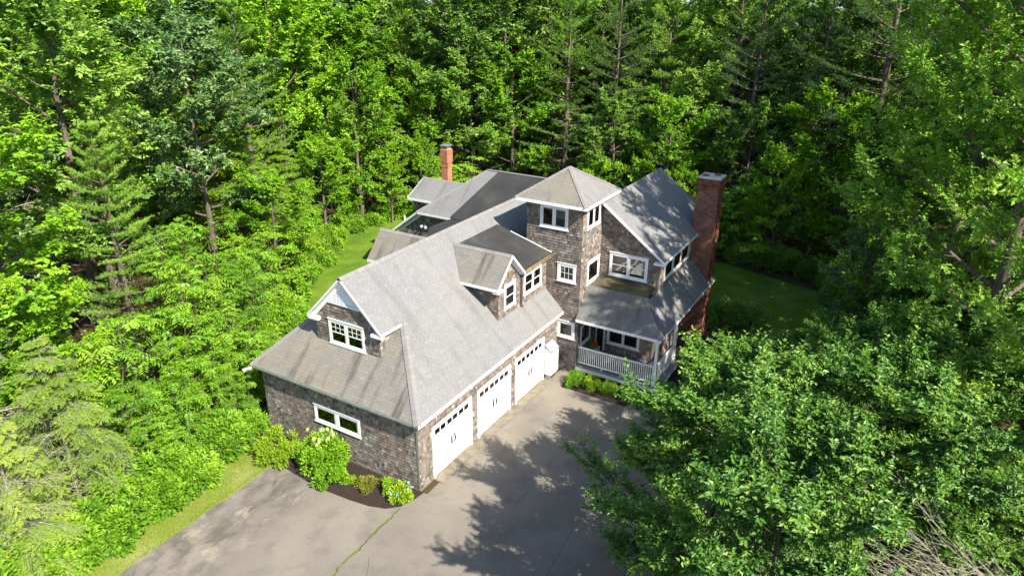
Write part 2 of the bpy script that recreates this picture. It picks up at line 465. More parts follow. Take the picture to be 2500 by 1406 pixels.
# driveway with a slightly wavering edge
rng0 = random.Random(5)
edge = [(-15 + i * 0.8, 6.42 + 0.05 * math.sin(i * 1.7) + rng0.uniform(-0.05, 0.05) + 0.02 * i) for i in range(17)]
drv = edge + [(-1.85, 6.30), (-1.95, 5.4), (-2.05, 4.4), (-2.05, 3.3), (-1.98, 2.2), (-1.85, 1.25), (-1.62, 0.55), (-1.2, 0.1), (-0.5, -0.12), (0.0, -0.2),
              (0.0, -0.36), (12.5, -0.36), (12.4, -1.0), (10.75, -1.2), (10.7, -4.9), (12.0, -5.6), (12.6, -8), (12.0, -13), (4, -15), (-8, -17), (-15, -15)]
driveway = sheet('driveway', drv, 0.012, M['asphalt'], thick=0.06)
sheet('mulch_bed', [(-1.85, 6.30), (-1.95, 5.4), (-2.05, 4.4), (-2.05, 3.3), (-1.98, 2.2), (-1.85, 1.25), (-1.62, 0.55), (-1.2, 0.1), (-0.5, -0.12), (0.0, -0.15), (0.02, 0.0), (0.02, 8.2), (-1.2, 7.6)], 0.020, M['mulch'])
sheet('mulch_bed', [(10.76, -1.2), (10.72, -4.9), (12.1, -5.6), (12.9, -6.4), (17, -6.6), (21.9, -6.9), (21.9, -4.6), (12.6, -1.2)], 0.018, M['mulch'])
mb = MB()
for i in range(8): mb.box(0.9 + i * 1.29, 0.9 + i * 1.29 + 1.28, -0.52, -0.02, -0.05, 0.055 - 0.002 * (i % 2))
tag(mb.build('garage_apron', M['apron']), kind='structure')
# seams and cracks in the driveway
def strip(pts, w, name, mat, z):
    mb = MB(); r = random.Random(len(pts)); vs = []
    for i, (x, y) in enumerate(pts):
        a = pts[max(0, i - 1)]; b = pts[min(len(pts) - 1, i + 1)]
        dx, dy = b[0] - a[0], b[1] - a[1]; l = math.hypot(dx, dy); ww = w * r.uniform(0.5, 1.4) / 2
        vs += [(x - dy / l * ww, y + dx / l * ww, z), (x + dy / l * ww, y - dx / l * ww, z)]
    mb.raw(vs, [(2 * i, 2 * i + 1, 2 * i + 3, 2 * i + 2) for i in range(len(pts) - 1)])
    return mb.build(name, mat, driveway)
def wander(x0, y0, x1, y1, n, amp, seed):
    r = random.Random(seed); out = []; o = 0
    for i in range(n + 1):
        t = i / n; o = o * 0.6 + r.uniform(-amp, amp)
        out.append((x0 + (x1 - x0) * t, y0 + (y1 - y0) * t + o))
    return out
grass_crack = wander(-1.35, 0.05, -7.5, -0.25, 60, 0.05, 3)
strip(grass_crack, 0.035, 'crack', M['crack'], 0.0165)
strip(wander(9.8, -3.78, 0.9, -3.92, 70, 0.012, 4), 0.014, 'crack', M['crack'], 0.0165)
strip(wander(7.0, -6.3, -3.5, -6.9, 70, 0.05, 6), 0.018, 'crack', M['crack'], 0.0165)
strip(wander(-3.9, -0.6, -5.3, -1.6, 14, 0.05, 8), 0.016, 'crack', M['crack'], 0.0165)
sheet_p = MB().raw([(2.6, -1.75, 0.0155), (4.6, -1.7, 0.0155), (4.6, -1.45, 0.0155), (2.6, -1.5, 0.0155)], [(0, 1, 2, 3)]).build('patch', M['patch'], driveway)
MB().raw([(6.3, -2.35, 0.0155), (8.1, -2.3, 0.0155), (8.1, -2.05, 0.0155), (6.3, -2.1, 0.0155)], [(0, 1, 2, 3)]).build('patch', M['patch'], driveway)

# ================================================================== the house
house = empty('house', (0, 0, 0))
tag(house, 'large grey cedar shingled house with attached three door garage and square tower', 'house')
RNG = np.random.default_rng(11)

def clip_convex(poly, clip):
    """Sutherland-Hodgman; clip is counter-clockwise"""
    out = poly
    n = len(clip)
    for i in range(n):
        ax, ay = clip[i]; bx, by = clip[(i + 1) % n]
        ex, ey = bx - ax, by - ay
        inp = out; out = []
        if not inp: return []
        px, py = inp[-1]; pd = ex * (py - ay) - ey * (px - ax)
        for (qx, qy) in inp:
            qd = ex * (qy - ay) - ey * (qx - ax)
            if qd >= 0:
                if pd < 0:
                    s = pd / (pd - qd); out.append((px + (qx - px) * s, py + (qy - py) * s))
                out.append((qx, qy))
            elif pd >= 0:
                s = pd / (pd - qd); out.append((px + (qx - px) * s, py + (qy - py) * s))
            px, py, pd = qx, qy, qd
    return out

SINGLE = {'roof': [], 'wall': [], 'brick': []}       # (distance, parent, matrix, width, tone, record)
class Field:
    """shingles on flat faces: single pieces are picked out later, the rest becomes one mesh"""
    def __init__(self, parent, kind, mat, course, wmin, wmax, butt, gap, name='shingle', keep_single=True):
        self.parent, self.kind, self.mat = parent, kind, mat
        self.course, self.wmin, self.wmax, self.butt, self.gap, self.name = course, wmin, wmax, butt, gap, name
        self.items = []; self.keep = keep_single
    def face(self, poly, out, holes=(), vphase=0.0, lift=0.0):
        P = [Vector(p) for p in poly]
        n = (P[1] - P[0]).cross(P[2] - P[0]).normalized()
        if n.dot(Vector(out)) < 0: n = -n
        u = Vector((0, 0, 1)).cross(n)
        u = Vector((1, 0, 0)) if u.length < 1e-4 else u.normalized()
        v = n.cross(u)
        o = P[0]
        q = [((p - o).dot(u), (p - o).dot(v)) for p in P]
        area = sum(q[i][0] * q[(i + 1) % len(q)][1] - q[(i + 1) % len(q)][0] * q[i][1] for i in range(len(q)))
        if area < 0: q = q[::-1]
        hq = []
        for h in holes:
            hs = [((Vector(p) - o).dot(u), (Vector(p) - o).dot(v)) for p in h]
            hq.append((min(a for a, b in hs), max(a for a, b in hs), min(b for a, b in hs), max(b for a, b in hs)))
        u0 = min(a for a, b in q); u1 = max(a for a, b in q); v0 = min(b for a, b in q); v1 = max(b for a, b in q)
        c = self.course; row = 0; vv = v0 - vphase
        fixed = self.wmin == self.wmax
        while vv < v1 - 0.004:
            x = u0 - (RNG.uniform(0, self.wmax) if not fixed else self.wmin * ((row * 0.5) % 1.0) + 0.03 * (row % 3))
            rt = RNG.normal(0, 0.05)
            while x < u1:
                w = self.wmin if fixed else RNG.uniform(self.wmin, self.wmax)
                a, b = x + self.gap / 2, x + w - self.gap / 2
                dv = 0.0 if fixed else RNG.uniform(-0.006, 0.006)
                rect = [(a, vv + dv), (b, vv + dv), (b, vv + c), (a, vv + c)]
                x += w
                if any(h0 < a and b < h1 and h2 < vv and vv + c < h3 for h0, h1, h2, h3 in hq): continue
                if b < u0 or a > u1: continue
                cl = clip_convex(rect, q)
                if len(cl) < 3: continue
                ar = abs(sum(cl[i][0] * cl[(i + 1) % len(cl)][1] - cl[(i + 1) % len(cl)][0] * cl[i][1] for i in range(len(cl)))) / 2
                if ar < 1e-4: continue
                full = ar > 0.995 * (b - a) * (c - dv) and len(cl) == 4
                if any(h0 < b and a < h1 and h2 < vv + c and vv < h3 for h0, h1, h2, h3 in hq): full = False
                tone = float(np.clip(0.5 + rt + RNG.normal(0, 0.12 if fixed else 0.22), 0, 1))
                bt = self.butt * (1.0 if fixed else RNG.uniform(0.75, 1.35))
                it = dict(cl=cl, o=o, u=u, v=v, n=n, v0=vv + dv, c=c, tone=tone, bt=bt, lift=lift, a=a, b=b, single=False)
                self.items.append(it)
                if full and self.keep:
                    ctr = o + u * ((a + b) / 2) + v * (vv + c / 2)
                    view = (CAM - ctr); d = view.length
                    SINGLE[self.kind].append((d / max(0.15, n.dot(view) / d) ** 0.5, self, it))
            vv += c; row += 1
    def finish(self):
        V = []; F = {}; T = {}
        for it in self.items:
            if it['single']: continue
            k = len(it['cl']); b = len(V)
            o, u, v, n = it['o'], it['u'], it['v'], it['n']
            top = []; bot = []
            for (x, y) in it['cl']:
                s = max(0.0, min(1.0, (y - it['v0']) / it['c']))
                p = o + u * x + v * y
                top.append(p + n * (it['lift'] + 0.003 + it['bt'] * (1 - 0.9 * s))); bot.append(p + n * (it['lift'] - 0.001))
            V += top + bot
            F.setdefault(k, []).append([b + i for i in range(k)]); T.setdefault(k, []).append(it['tone'])
            for i in range(k):
                j = (i + 1) % k
                F.setdefault('s', []).append([b + i, b + k + i, b + k + j, b + j]); T.setdefault('s', []).append(-1.0)
        if not V: return
        keys = list(F)
        me = np_mesh(self.name + '_field', [tuple(p) for p in V], [np.array(F[k]) for k in keys], self.mat, np.concatenate([T[k] for k in keys]))
        o = link(bpy.data.objects.new(self.name + '_field', me), self.parent)
        o['kind'] = 'stuff'
FIELDS = []
def field(*a, **k):
    f = Field(*a, **k); FIELDS.append(f); return f
def roof_field(parent, mat='roof', keep=True):
    return field(parent, 'roof', M[mat], 0.142, 0.30, 0.30, 0.009, 0.006, 'shingle', keep)
def wall_field(parent, keep=True):
    return field(parent, 'wall', M['cedar'], 0.150, 0.09, 0.22, 0.022, 0.008, 'shingle', keep)

def deck(name, polys, mat=None, thick=0.10):
    mb = MB()
    for p in polys:
        P = [Vector(q) for q in p]
        mb.prism([q - Vector((0, 0, thick)) for q in P], (0, 0, thick))
    return mb.build(name, mat or M['roof_under'], house)
def caps(p, q, parent, w=0.16, mat='ridge_cap', sides=None):
    """overlapping cap shingles along a ridge or a hip"""
    p = Vector(p); q = Vector(q); n = max(1, int((q - p).length / 0.22)); mb = MB()
    d = (q - p) / n; s = d.cross(Vector((0, 0, 1))).normalized(); up = s.cross(d).normalized()
    if up.z < 0: up = -up
    drop = sides if sides is not None else 0.6
    for i in range(n):
        a = p + d * i; b = p + d * (i + 1.0)
        h0, h1 = (0.034, 0.022)
        t = float(np.clip(0.6 + RNG.normal(0, 0.2), 0, 1))
        vs = []
        for e, h in ((a, h0), (b, h1)):
            vs += [e - s * w - up * (w * drop) + up * h, e + up * (h + 0.012), e + s * w - up * (w * drop) + up * h,
                   e - s * w - up * (w * drop - h + 0.03), e + s * w - up * (w * drop - h + 0.03)]
        mb.raw(vs, [(0, 1, 6, 5), (1, 2, 7, 6), (0, 3, 4, 2, 1), (5, 6, 7, 9, 8), (0, 5, 8, 3), (2, 4, 9, 7), (3, 8, 9, 4)], t)
    return mb.build('ridge_cap', M[mat], parent)

# ---- windows -------------------------------------------------------
def window(axis, plane, h0, h1, z0, z1, units=1, style='fixed', grid=None, blind=0.0, casing=0.10, parent=house, sash_w=0.05, label=None, mull=0.08):
    """axis 'x': the wall looks to -x at x=plane and h runs along y; axis 'y': looks to -y, h runs along x"""
    def bx(mb, a, b, c, d, o0, o1):
        if axis == 'x': mb.box(plane - o1, plane - o0, a, b, c, d)
        else: mb.box(a, b, plane - o1, plane - o0, c, d)
    mb = MB()
    bx(mb, h0, h0 + casing, z0, z1, -0.01, 0.055); bx(mb, h1 - casing, h1, z0, z1, -0.01, 0.055)
    bx(mb, h0 + casing, h1 - casing, z1 - casing, z1, -0.01, 0.055)
    bx(mb, h0 - 0.03, h1 + 0.03, z1, z1 + 0.03, -0.01, 0.08)
    bx(mb, h0 + casing, h1 - casing, z0, z0 + casing * 0.8, -0.01, 0.055)
    w = mb.build('window', M['white'], parent)
    if label: w['label'] = label
    bx2 = MB(); bx(bx2, h0 - 0.04, h1 + 0.04, z0 - 0.035, z0, -0.01, 0.085); bx2.build('sill', M['white'], w)
    i0, i1, j0, j1 = h0 + casing, h1 - casing, z0 + casing * 0.8, z1 - casing
    d = MB(); bx(d, i0, i1, j0, j1, 0.0, 0.004); d.build('unlit_backing', M['dark'], w)  # flat black sheet on the wall; the room's darkness is painted
    uw = (i1 - i0 - mull * (units - 1)) / units
    for k in range(units):
        a = i0 + k * (uw + mull); b = a + uw
        if k:
            m = MB(); bx(m, a - mull, a, j0, j1, 0.0, 0.05); m.build('mullion', M['white'], w)
        if blind > 0:
            bl = MB(); zz = j1 - (j1 - j0) * blind
            nsl = max(3, int((j1 - zz) / 0.06)); hh = (j1 - zz) / nsl
            for s in range(nsl): bx(bl, a + 0.02, b - 0.02, zz + s * hh + 0.004, zz + (s + 1) * hh, 0.006, 0.010)
            bl.build('blind', M['blind'], w)
        if style == 'hung':
            mid = (j0 + j1) / 2
            parts = [(j0, mid + 0.02, 0.013), (mid - 0.02, j1, 0.026)]
        else: parts = [(j0, j1, 0.016)]
        for pi, (c, e, dd) in enumerate(parts):
            s = MB(); sw = sash_w
            bx(s, a, a + sw, c, e, dd, dd + 0.022); bx(s, b - sw, b, c, e, dd, dd + 0.022)
            bx(s, a + sw, b - sw, c, c + sw, dd, dd + 0.022); bx(s, a + sw, b - sw, e - sw, e, dd, dd + 0.022)
            so = s.build('sash', M['white'], w)
            pn = MB(); bx(pn, a + sw, b - sw, c + sw, e - sw, dd + 0.006, dd + 0.010); pn.build('pane', M['glass'], w)
            if grid and (style != 'hung' or pi == 1):
                g = MB(); nx, nz = grid
                for q in range(1, nx):
                    x = a + sw + (b - a - 2 * sw) * q / nx; bx(g, x - 0.011, x + 0.011, c + sw, e - sw, dd + 0.011, dd + 0.02)
                for q in range(1, nz):
                    z = c + sw + (e - c - 2 * sw) * q / nz; bx(g, a + sw, b - sw, z - 0.011, z + 0.011, dd + 0.0115, dd + 0.0195)
                g.build('grille', M['white'], w)
    if axis == 'x': return [(plane, h0 + 0.02, z0 + 0.02), (plane, h1 - 0.02, z0 + 0.02), (plane, h1 - 0.02, z1 - 0.02), (plane, h0 + 0.02, z1 - 0.02)]
    return [(h0 + 0.02, plane, z0 + 0.02), (h1 - 0.02, plane, z0 + 0.02), (h1 - 0.02, plane, z1 - 0.02), (h0 + 0.02, plane, z1 - 0.02)]

# ---- garage --------------------------------------------------------
GW, GZ = 9.10, 3.42
OV = 0.34; EZ = 3.61                          # eave overhang and height; the roof is pitched at 45 degrees
g_wall = MB().box(0, 12.6, 0, GW, 0.10, GZ).build('wall', M['cedar'], house)
g_wall['label'] = 'shingled garage walls'
MB().box(-0.03, 12.55, -0.03, GW + 0.03, -0.1, 0.10).build('foundation', M['apron'], house)
wf = wall_field(g_wall)
h_g = window('x', 0.0, 3.14, 5.85, 1.60, 2.48, 2, 'fixed', casing=0.11, sash_w=0.06, mull=0.16, label='wide two pane garage side window')
wf.face([(0, 0, 0.10), (0, GW, 0.10), (0, GW, GZ), (0, 0, GZ)], (-1, 0, 0), [h_g])
DX = [0.926 + 3.486 * i for i in range(3)]; DH = 2.64; DW = 3.0
doors_h = [[(x + 0.03, 0, 0), (x + DW - 0.03, 0, 0), (x + DW - 0.03, 0, DH - 0.03), (x + 0.03, 0, DH - 0.03)] for x in DX]
wf.face([(0, 0, 0.10), (12.5, 0, 0.10), (12.5, 0, GZ), (0, 0, GZ)], (0, -1, 0), doors_h)
# corner boards of narrow cedar
for c in ((0, 0),): MB().box(-0.035, 0.0, -0.035, 0.06, 0.1, GZ).build('corner_board', M['cedar'], house)
for k, x in enumerate(DX):
    fr = MB()
    c = 0.13
    fr.box(x, x + c, -0.075, 0.02, 0.0, DH); fr.box(x + DW - c, x + DW, -0.075, 0.02, 0.0, DH); fr.box(x + c, x + DW - c, -0.075, 0.02, DH - c, DH)
    fr.box(x + c, x + c + 0.03, -0.03, 0.02, 0, DH - c); fr.box(x + DW - c - 0.03, x + DW - c, -0.03, 0.02, 0, DH - c)
    door = fr.build('garage_door', M['door_white'], house)
    a, b, zt = x + c + 0.03, x + DW - c - 0.03, DH - c
    MB().box(a, b, -0.012, 0.0, 0.03, zt).build('backing', M['door_white'], door)
    nb = 16; bw = (b - a) / nb
    for i in range(nb):
        MB().box(a + i * bw + 0.004, a + (i + 1) * bw - 0.004, -0.026, -0.0125, 0.03, zt - 0.46).build('board', M['door_white'], door)
    MB().box(a, b, -0.03, -0.0125, zt - 0.46, zt - 0.36).build('rail', M['door_white'], door)
    MB().box(a, b, -0.03, -0.0125, zt - 0.08, zt).build('rail', M['door_white'], door)
    pw = (b - a) / 6
    for i in range(6):
        x0, x1 = a + i * pw + 0.03, a + (i + 1) * pw - 0.03
        if i % 2 == 0: x0 += 0.03
        else: x1 -= 0.03
        MB().box(x0, x1, -0.0155, -0.0125, zt - 0.345, zt - 0.095).build('unlit_backing', M['dark'], door)  # black sheet painted as the garage's unlit inside
        MB().box(x0, x1, -0.021, -0.017, zt - 0.345, zt - 0.095).build('pane', M['glass'], door)
    ed = [a] + [a + i * pw for i in range(1, 6)] + [b]
    for i in range(7):
        wd = 0.03 + (0.03 if i % 2 == 0 else 0)
        e0 = max(a, ed[i] - wd); e1 = min(b, ed[i] + wd)
        MB().box(e0, e1, -0.03, -0.0125, zt - 0.36, zt - 0.08).build('stile', M['door_white'], door)
    m = (a + b) / 2
    for s in (-1, 1):
        hb = MB(); hx = m + s * 0.11
        hb.tube([(hx, -0.03, 1.06), (hx, -0.07, 1.11), (hx + s * 0.03, -0.085, 1.27), (hx, -0.07, 1.43), (hx, -0.03, 1.48)], [0.026] * 5, 6)
        hb.build('handle', M['black_metal'], door)
    MB().box(x + 0.05, x + DW - 0.05, -0.05, 0.02, 0.0, 0.03).build('threshold', M['black_metal'], door)

def rz(y): return EZ + OV + y                 # height of the front garage slope at y
RIDGE_Y, RIDGE_Z = 4.55, 8.50
YB = 2 * RIDGE_Y
f_low = [(-OV, -OV, EZ), (12.5, -OV, EZ), (12.5, 2.44, 6.39), (2.44, 2.44, 6.39)]
f_up = [(0.96, 2.44, 6.39), (12.5, 2.44, 6.39), (12.5, RIDGE_Y, RIDGE_Z), (0.96, RIDGE_Y, RIDGE_Z)]
f_up2 = [(12.5, 2.02, rz(2.02)), (17.5, 2.02, rz(2.02)), (17.5, RIDGE_Y, RIDGE_Z), (12.5, RIDGE_Y, RIDGE_Z)]
mir = lambda poly: [(x, YB - y, z) for x, y, z in poly]
b_low = [(-OV, YB + OV, EZ), (12.5, YB + OV, EZ), (12.5, YB - 2.44, 6.39), (2.44, YB - 2.44, 6.39)]
b_up = [(0.96, YB - 2.44, 6.39), (17.5, YB - 2.44, 6.39), (17.5, RIDGE_Y, RIDGE_Z), (0.96, RIDGE_Y, RIDGE_Z)]
skirt = [(-OV, -OV, EZ), (-OV, YB + OV, EZ), (2.44, YB - 2.44, 6.39), (2.44, 2.44, 6.39)]
g_roof = deck('roof', [f_low, f_up, f_up2, b_low, b_up, skirt]); g_roof['label'] = 'light grey shingled garage roof with hipped skirt'
rf = roof_field(g_roof)
rf.face(f_low, (0, -1, 1)); rf.face(f_up, (0, -1, 1), vphase=0.0); rf.face(f_up2, (0, -1, 1))
rb = roof_field(g_roof, keep=False); rb.face(b_low, (0, 1, 1)); rb.face(b_up, (0, 1, 1))
sf = roof_field(g_roof, 'roof_skirt'); sf.face(skirt, (-1, 0, 1))
caps((0.93, RIDGE_Y, RIDGE_Z - 0.015), (17.5, RIDGE_Y, RIDGE_Z - 0.015), g_roof, 0.15, sides=0.75)
caps((-OV, -OV, EZ), (2.44, 2.44, 6.39), g_roof, 0.17, sides=0.42)
caps((-OV, YB + OV, EZ), (2.44, YB - 2.44, 6.39), g_roof, 0.17, sides=0.42)
# eave trim
tr = MB()
tr.box(-OV - 0.03, 12.5, -OV - 0.045, -OV - 0.01, EZ - 0.16, EZ - 0.005)
tr.box(-OV, 12.5, -OV, 0.0, EZ - 0.17, EZ - 0.14)
tr.build('fascia', M['white'], house)
M['green_edge'] = simple('weathered_fascia', (0.23, 0.26, 0.22), 0.7, 0.2, 3.0)
tr = MB(); tr.box(-OV - 0.04, -OV - 0.01, -OV - 0.045, YB + OV, EZ - 0.13, EZ - 0.005); tr.box(-OV, 0.0, -OV, YB + OV, EZ - 0.17, EZ - 0.14)
tr.build('fascia', M['green_edge'], house)

# gable at the garage end
GX = 1.16
gp = [(GX, 2.73, 4.4), (GX, 2.73, 6.36), (GX, RIDGE_Y, 8.18), (GX, YB - 2.73, 6.36), (GX, YB - 2.73, 4.4)]
gable = MB().prism(gp, (3.2, 0, 0)).build('gable_wall', M['cedar'], house)
gf = wall_field(gable)
h_w = window('x', GX, 3.56, 5.61, 5.14, 6.32, 2, 'hung', (3, 2), blind=0.0, casing=0.11, mull=0.11, label='paired gable window with small panes over plain sashes')
gf.face([(GX, 2.73, 4.9), (GX, YB - 2.73, 4.9), (GX, YB - 2.73, 6.36), (GX, 5.53, 7.16), (GX, 3.57, 7.16), (GX, 2.73, 6.36)], (-1, 0, 0), [h_w])
gf.face([(GX, 2.73, 4.9), (GX + 1.6, 2.73, 6.5), (GX + 1.6, 2.73, 6.55), (GX, 2.73, 6.36)], (0, -1, 0))
# louvred vent in the gable top
vent = MB().box(GX - 0.06, GX, 3.50, 5.60, 7.10, 7.20).bar((GX - 0.03, RIDGE_Y, 7.2), (GX - 0.03, RIDGE_Y, 8.1), 0.10, 0.05, (1, 0, 0)).build('gable_vent', M['louver'], house)
for i in range(9):
    z = 7.23 + i * 0.095
    half = (8.18 - z) - 0.03
    if half < 0.08: break
    for s in (-1, 1):
        y0, y1 = RIDGE_Y + s * 0.055, RIDGE_Y + s * half
        a, b = min(y0, y1), max(y0, y1)
        if b - a < 0.04: continue
        MB().raw([(GX - 0.055, a, z), (GX - 0.055, b, z), (GX - 0.005, b, z + 0.075), (GX - 0.005, a, z + 0.075),
                  (GX - 0.060, a, z + 0.012), (GX - 0.060, b, z + 0.012), (GX - 0.010, b, z + 0.087), (GX - 0.010, a, z + 0.087)],
                 [(0, 1, 2, 3), (7, 6, 5, 4), (0, 4, 5, 1), (3, 2, 6, 7), (0, 3, 7, 4), (1, 5, 6, 2)]).build('slat', M['louver'], vent)
rake = MB()
for s in (1, -1):
    Y = lambda y: y if s == 1 else YB - y
    rake.prism([(0.93, Y(2.40), 6.22), (0.93, Y(RIDGE_Y), 8.37), (0.93, Y(RIDGE_Y), 8.49), (0.93, Y(2.40), 6.34)], (0.035, 0, 0))
    rake.prism([(0.97, Y(2.44), 6.20), (0.97, Y(RIDGE_Y), 8.31), (0.97, Y(RIDGE_Y), 8.345), (0.97, Y(2.44), 6.235)], (0.19, 0, 0))
    rake.prism([(1.07, Y(2.74), 6.28), (1.07, Y(RIDGE_Y), 8.09), (1.07, Y(RIDGE_Y), 8.30), (1.07, Y(2.53), 6.28)], (0.085, 0, 0))
    # boxed return at the foot of the rake
    ya, yb = sorted((Y(2.42), Y(3.02)))
    rake.box(0.94, 1.15, ya, yb, 6.13, 6.27)
    rake.box(0.96, 2.30, *sorted((Y(2.41), Y(2.445))), 6.24, 6.375)
rake.build('rake_board', M['white'], house)

# ---- dormers on the front slope -----------------------------------
DY = 0.78
d_wall = MB()
d_wall.box(7.55, 12.5, DY, 3.2, 4.3, 6.55)
d_wall.prism([(7.55, DY, 6.5), (9.25, DY, 6.5), (9.25, DY, 6.95), (8.4, DY, 7.80), (7.55, DY, 6.95)], (0, 2.2, 0))
d_wall.box(9.25, 12.5, DY, 1.6, 6.5, 6.72)
d_wall = d_wall.build('dormer_wall', M['cedar'], house)
df = wall_field(d_wall)
hw1 = window('y', DY, 8.09, 9.16, 5.12, 6.38, 1, 'hung', blind=0.5, casing=0.11, label='single dormer window with half drawn blind')
hw2 = window('y', DY, 10.02, 11.90, 5.18, 6.36, 2, 'hung', blind=0.55, casing=0.11, mull=0.1, label='paired dormer window beneath stained gutter')
df.face([(7.55, DY, 4.6), (9.4, DY, 4.6), (9.4, DY, 6.8), (8.4, DY, 7.75), (7.55, DY, 6.9)], (0, -1, 0), [hw1])
df.face([(9.4, DY, 4.6), (12.5, DY, 4.6), (12.5, DY, 6.72), (9.4, DY, 6.72)], (0, -1, 0), [hw2])
df.face([(7.55, DY, 4.6), (7.55, 2.7, 6.6), (7.55, 2.7, 6.95), (7.55, DY, 6.95)], (-1, 0, 0))
dl = [(8.4, 0.48, 7.96), (7.08, 0.48, 6.60), (7.08, 2.68, 6.60), (8.4, 4.03, 7.96)]
d_roof = deck('dormer_roof', [dl], thick=0.09)
dfr = roof_field(d_roof, 'roof_skirt'); dfr.face(dl, (-1, 0, 1))
caps((8.4, 0.46, 7.95), (8.4, 3.98, 7.95), d_roof, 0.13, sides=0.9)
def shed_z(y): return 6.85 + 0.29 * (y - 0.48)
v0p = (9.47, 0.48, shed_z(0.48)); v1p = (8.52, 3.88, shed_z(3.88))
mem = MB()
for poly in ([(8.41, 0.48, 7.95), v0p, v1p, (8.41, 4.0, 7.95)], [v0p, (12.5, 0.48, shed_z(0.48)), (12.5, 3.90, shed_z(3.9)), v1p],
             [v0p, (9.70, 0.48, 6.615), (9.70, 0.62, 6.615), (9.47, 0.62, 6.85)]):
    mem.prism([(a, b, c - 0.09) for a, b, c in poly], (0, 0, 0.09))
mem.build('membrane_roof', M['membrane'], house)
# light metal edges and a seam on the membrane
me2 = MB()
me2.bar((12.44, 0.46, 6.87), (12.44, 3.0, shed_z(3.0) + 0.02), 0.05, 0.03)
me2.build('edge_flashing', M['white'], house)
MB().bar((11.6, 0.6, shed_z(0.6) + 0.004), (11.9, 3.8, shed_z(3.8) + 0.004), 0.10, 0.012).build('membrane_seam', M['membrane'], house)
dr = MB()
dr.prism([(7.05, 0.44, 6.46), (8.4, 0.44, 7.83), (8.4, 0.44, 7.965), (7.05, 0.44, 6.60)], (0, 0.04, 0))
dr.prism([(9.74, 0.44, 6.46), (8.4, 0.44, 7.83), (8.4, 0.44, 7.965), (9.74, 0.44, 6.60)], (0, 0.04, 0))
dr.prism([(7.06, 0.48, 6.44), (8.4, 0.48, 7.80), (8.4, 0.48, 7.83), (7.06, 0.48, 6.47)], (0, 0.3, 0))
dr.prism([(9.73, 0.48, 6.44), (8.4, 0.48, 7.80), (8.4, 0.48, 7.83), (9.73, 0.48, 6.47)], (0, 0.3, 0))
dr.prism([(9.60, 0.70, 6.49), (8.4, 0.70, 7.70), (8.4, 0.70, 7.82), (9.72, 0.70, 6.49)], (0, 0.06, 0))
dr.box(7.04, 7.08, 0.46, 2.6, 6.47, 6.60)
dr.box(7.06, 7.62, 0.46, 0.77, 6.37, 6.46)
dr.build('rake_board', M['white'], house)
gt = MB()
gt.raw([(9.66, 0.36, 6.74), (12.5, 0.36, 6.80), (12.5, 0.36, 6.68), (9.66, 0.36, 6.62), (9.66, 0.50, 6.74), (12.5, 0.50, 6.80), (12.5, 0.50, 6.66), (9.66, 0.50, 6.60)],
       [(0, 1, 2, 3), (4, 7, 6, 5), (3, 2, 6, 7), (0, 3, 7, 4), (1, 5, 6, 2)])
gt.box(9.66, 12.5, 0.36, 0.385, 6.735, 6.79)
gt.box(9.66, 12.5, 0.50, 0.77, 6.60, 6.63)
gt.build('gutter', M['gutter_old'], house)
MB().tube([(9.75, 0.44, 6.62), (9.72, 0.60, 6.50), (9.72, 0.70, 6.38), (9.72, 0.70, 4.85), (9.72, 0.58, 4.74)], [0.045] * 5, 7).build('downpipe', M['copper_pipe'], house)

# ---- tower ---------------------------------------------------------
TX, TX2, TY, TY2 = 12.5, 15.95, -1.25, 2.0
t_wall = MB().box(TX, TX2, TY, TY2, 0.0, 9.62).build('tower_wall', M['cedar'], house)
tf = wall_field(t_wall)
hs = [window('x', TX, -0.44, 1.20, 8.21, 9.43, 2, 'fixed', blind=0.55, casing=0.12, mull=0.09, sash_w=0.06, label='paired tower window below the eave, blinds drawn'),
      window('x', TX, -1.01, 0.08, 5.36, 6.37, 1, 'fixed', (3, 2), casing=0.14, label='square six pane tower window'),
      window('x', TX, -1.08, -0.02, 2.06, 3.05, 1, 'fixed', casing=0.14, label='square plain tower window above the flower bed')]
tf.face([(TX, TY, 0.0), (TX, TY2, 0.0), (TX, TY2, 9.6), (TX, TY, 9.6)], (-1, 0, 0), hs)
hs = [window('y', TY, 13.0, 14.62, 8.24, 9.50, 2, 'fixed', blind=0.0, casing=0.12, mull=0.09, sash_w=0.06, label='paired tower window facing the porch side'),
      window('y', TY, 13.30, 14.85, 5.04, 6.33, 1, 'fixed', casing=0.15, label='large single pane tower window above porch roof'),
      window('y', TY, 12.85, 14.15, 1.55, 2.75, 1, 'fixed', casing=0.11, label='window inside the porch')]
tf.face([(TX, TY, 0.0), (TX2, TY, 0.0), (TX2, TY, 9.6), (TX, TY, 9.6)], (0, -1, 0), hs)
tf.face([(TX, TY2, 6.0), (TX2, TY2, 6.0), (TX2, TY2, 9.6), (TX, TY2, 9.6)], (0, 1, 0))
EX0, EX1, EY0, EY1, TZ = 12.08, 16.45, -1.62, 2.52, 9.70
apex = (14.25, 0.45, 11.12)
cs = [(EX0, EY0, TZ), (EX1, EY0, TZ), (EX1, EY1, TZ), (EX0, EY1, TZ)]
tp = [[cs[i], cs[(i + 1) % 4], apex] for i in range(4)]
t_roof = deck('tower_roof', tp, thick=0.08)
tr_f = roof_field(t_roof)
for p, o in zip(tp, ((0, -1, 1), (1, 0, 1), (0, 1, 1), (-1, 0, 1))):
    if o[0] == -1: roof2 = roof_field(t_roof, 'roof_skirt'); roof2.face(p, o)
    else: tr_f.face(p, o)
for c in cs: caps(c, apex, t_roof, 0.13, sides=0.25)
fa = MB()
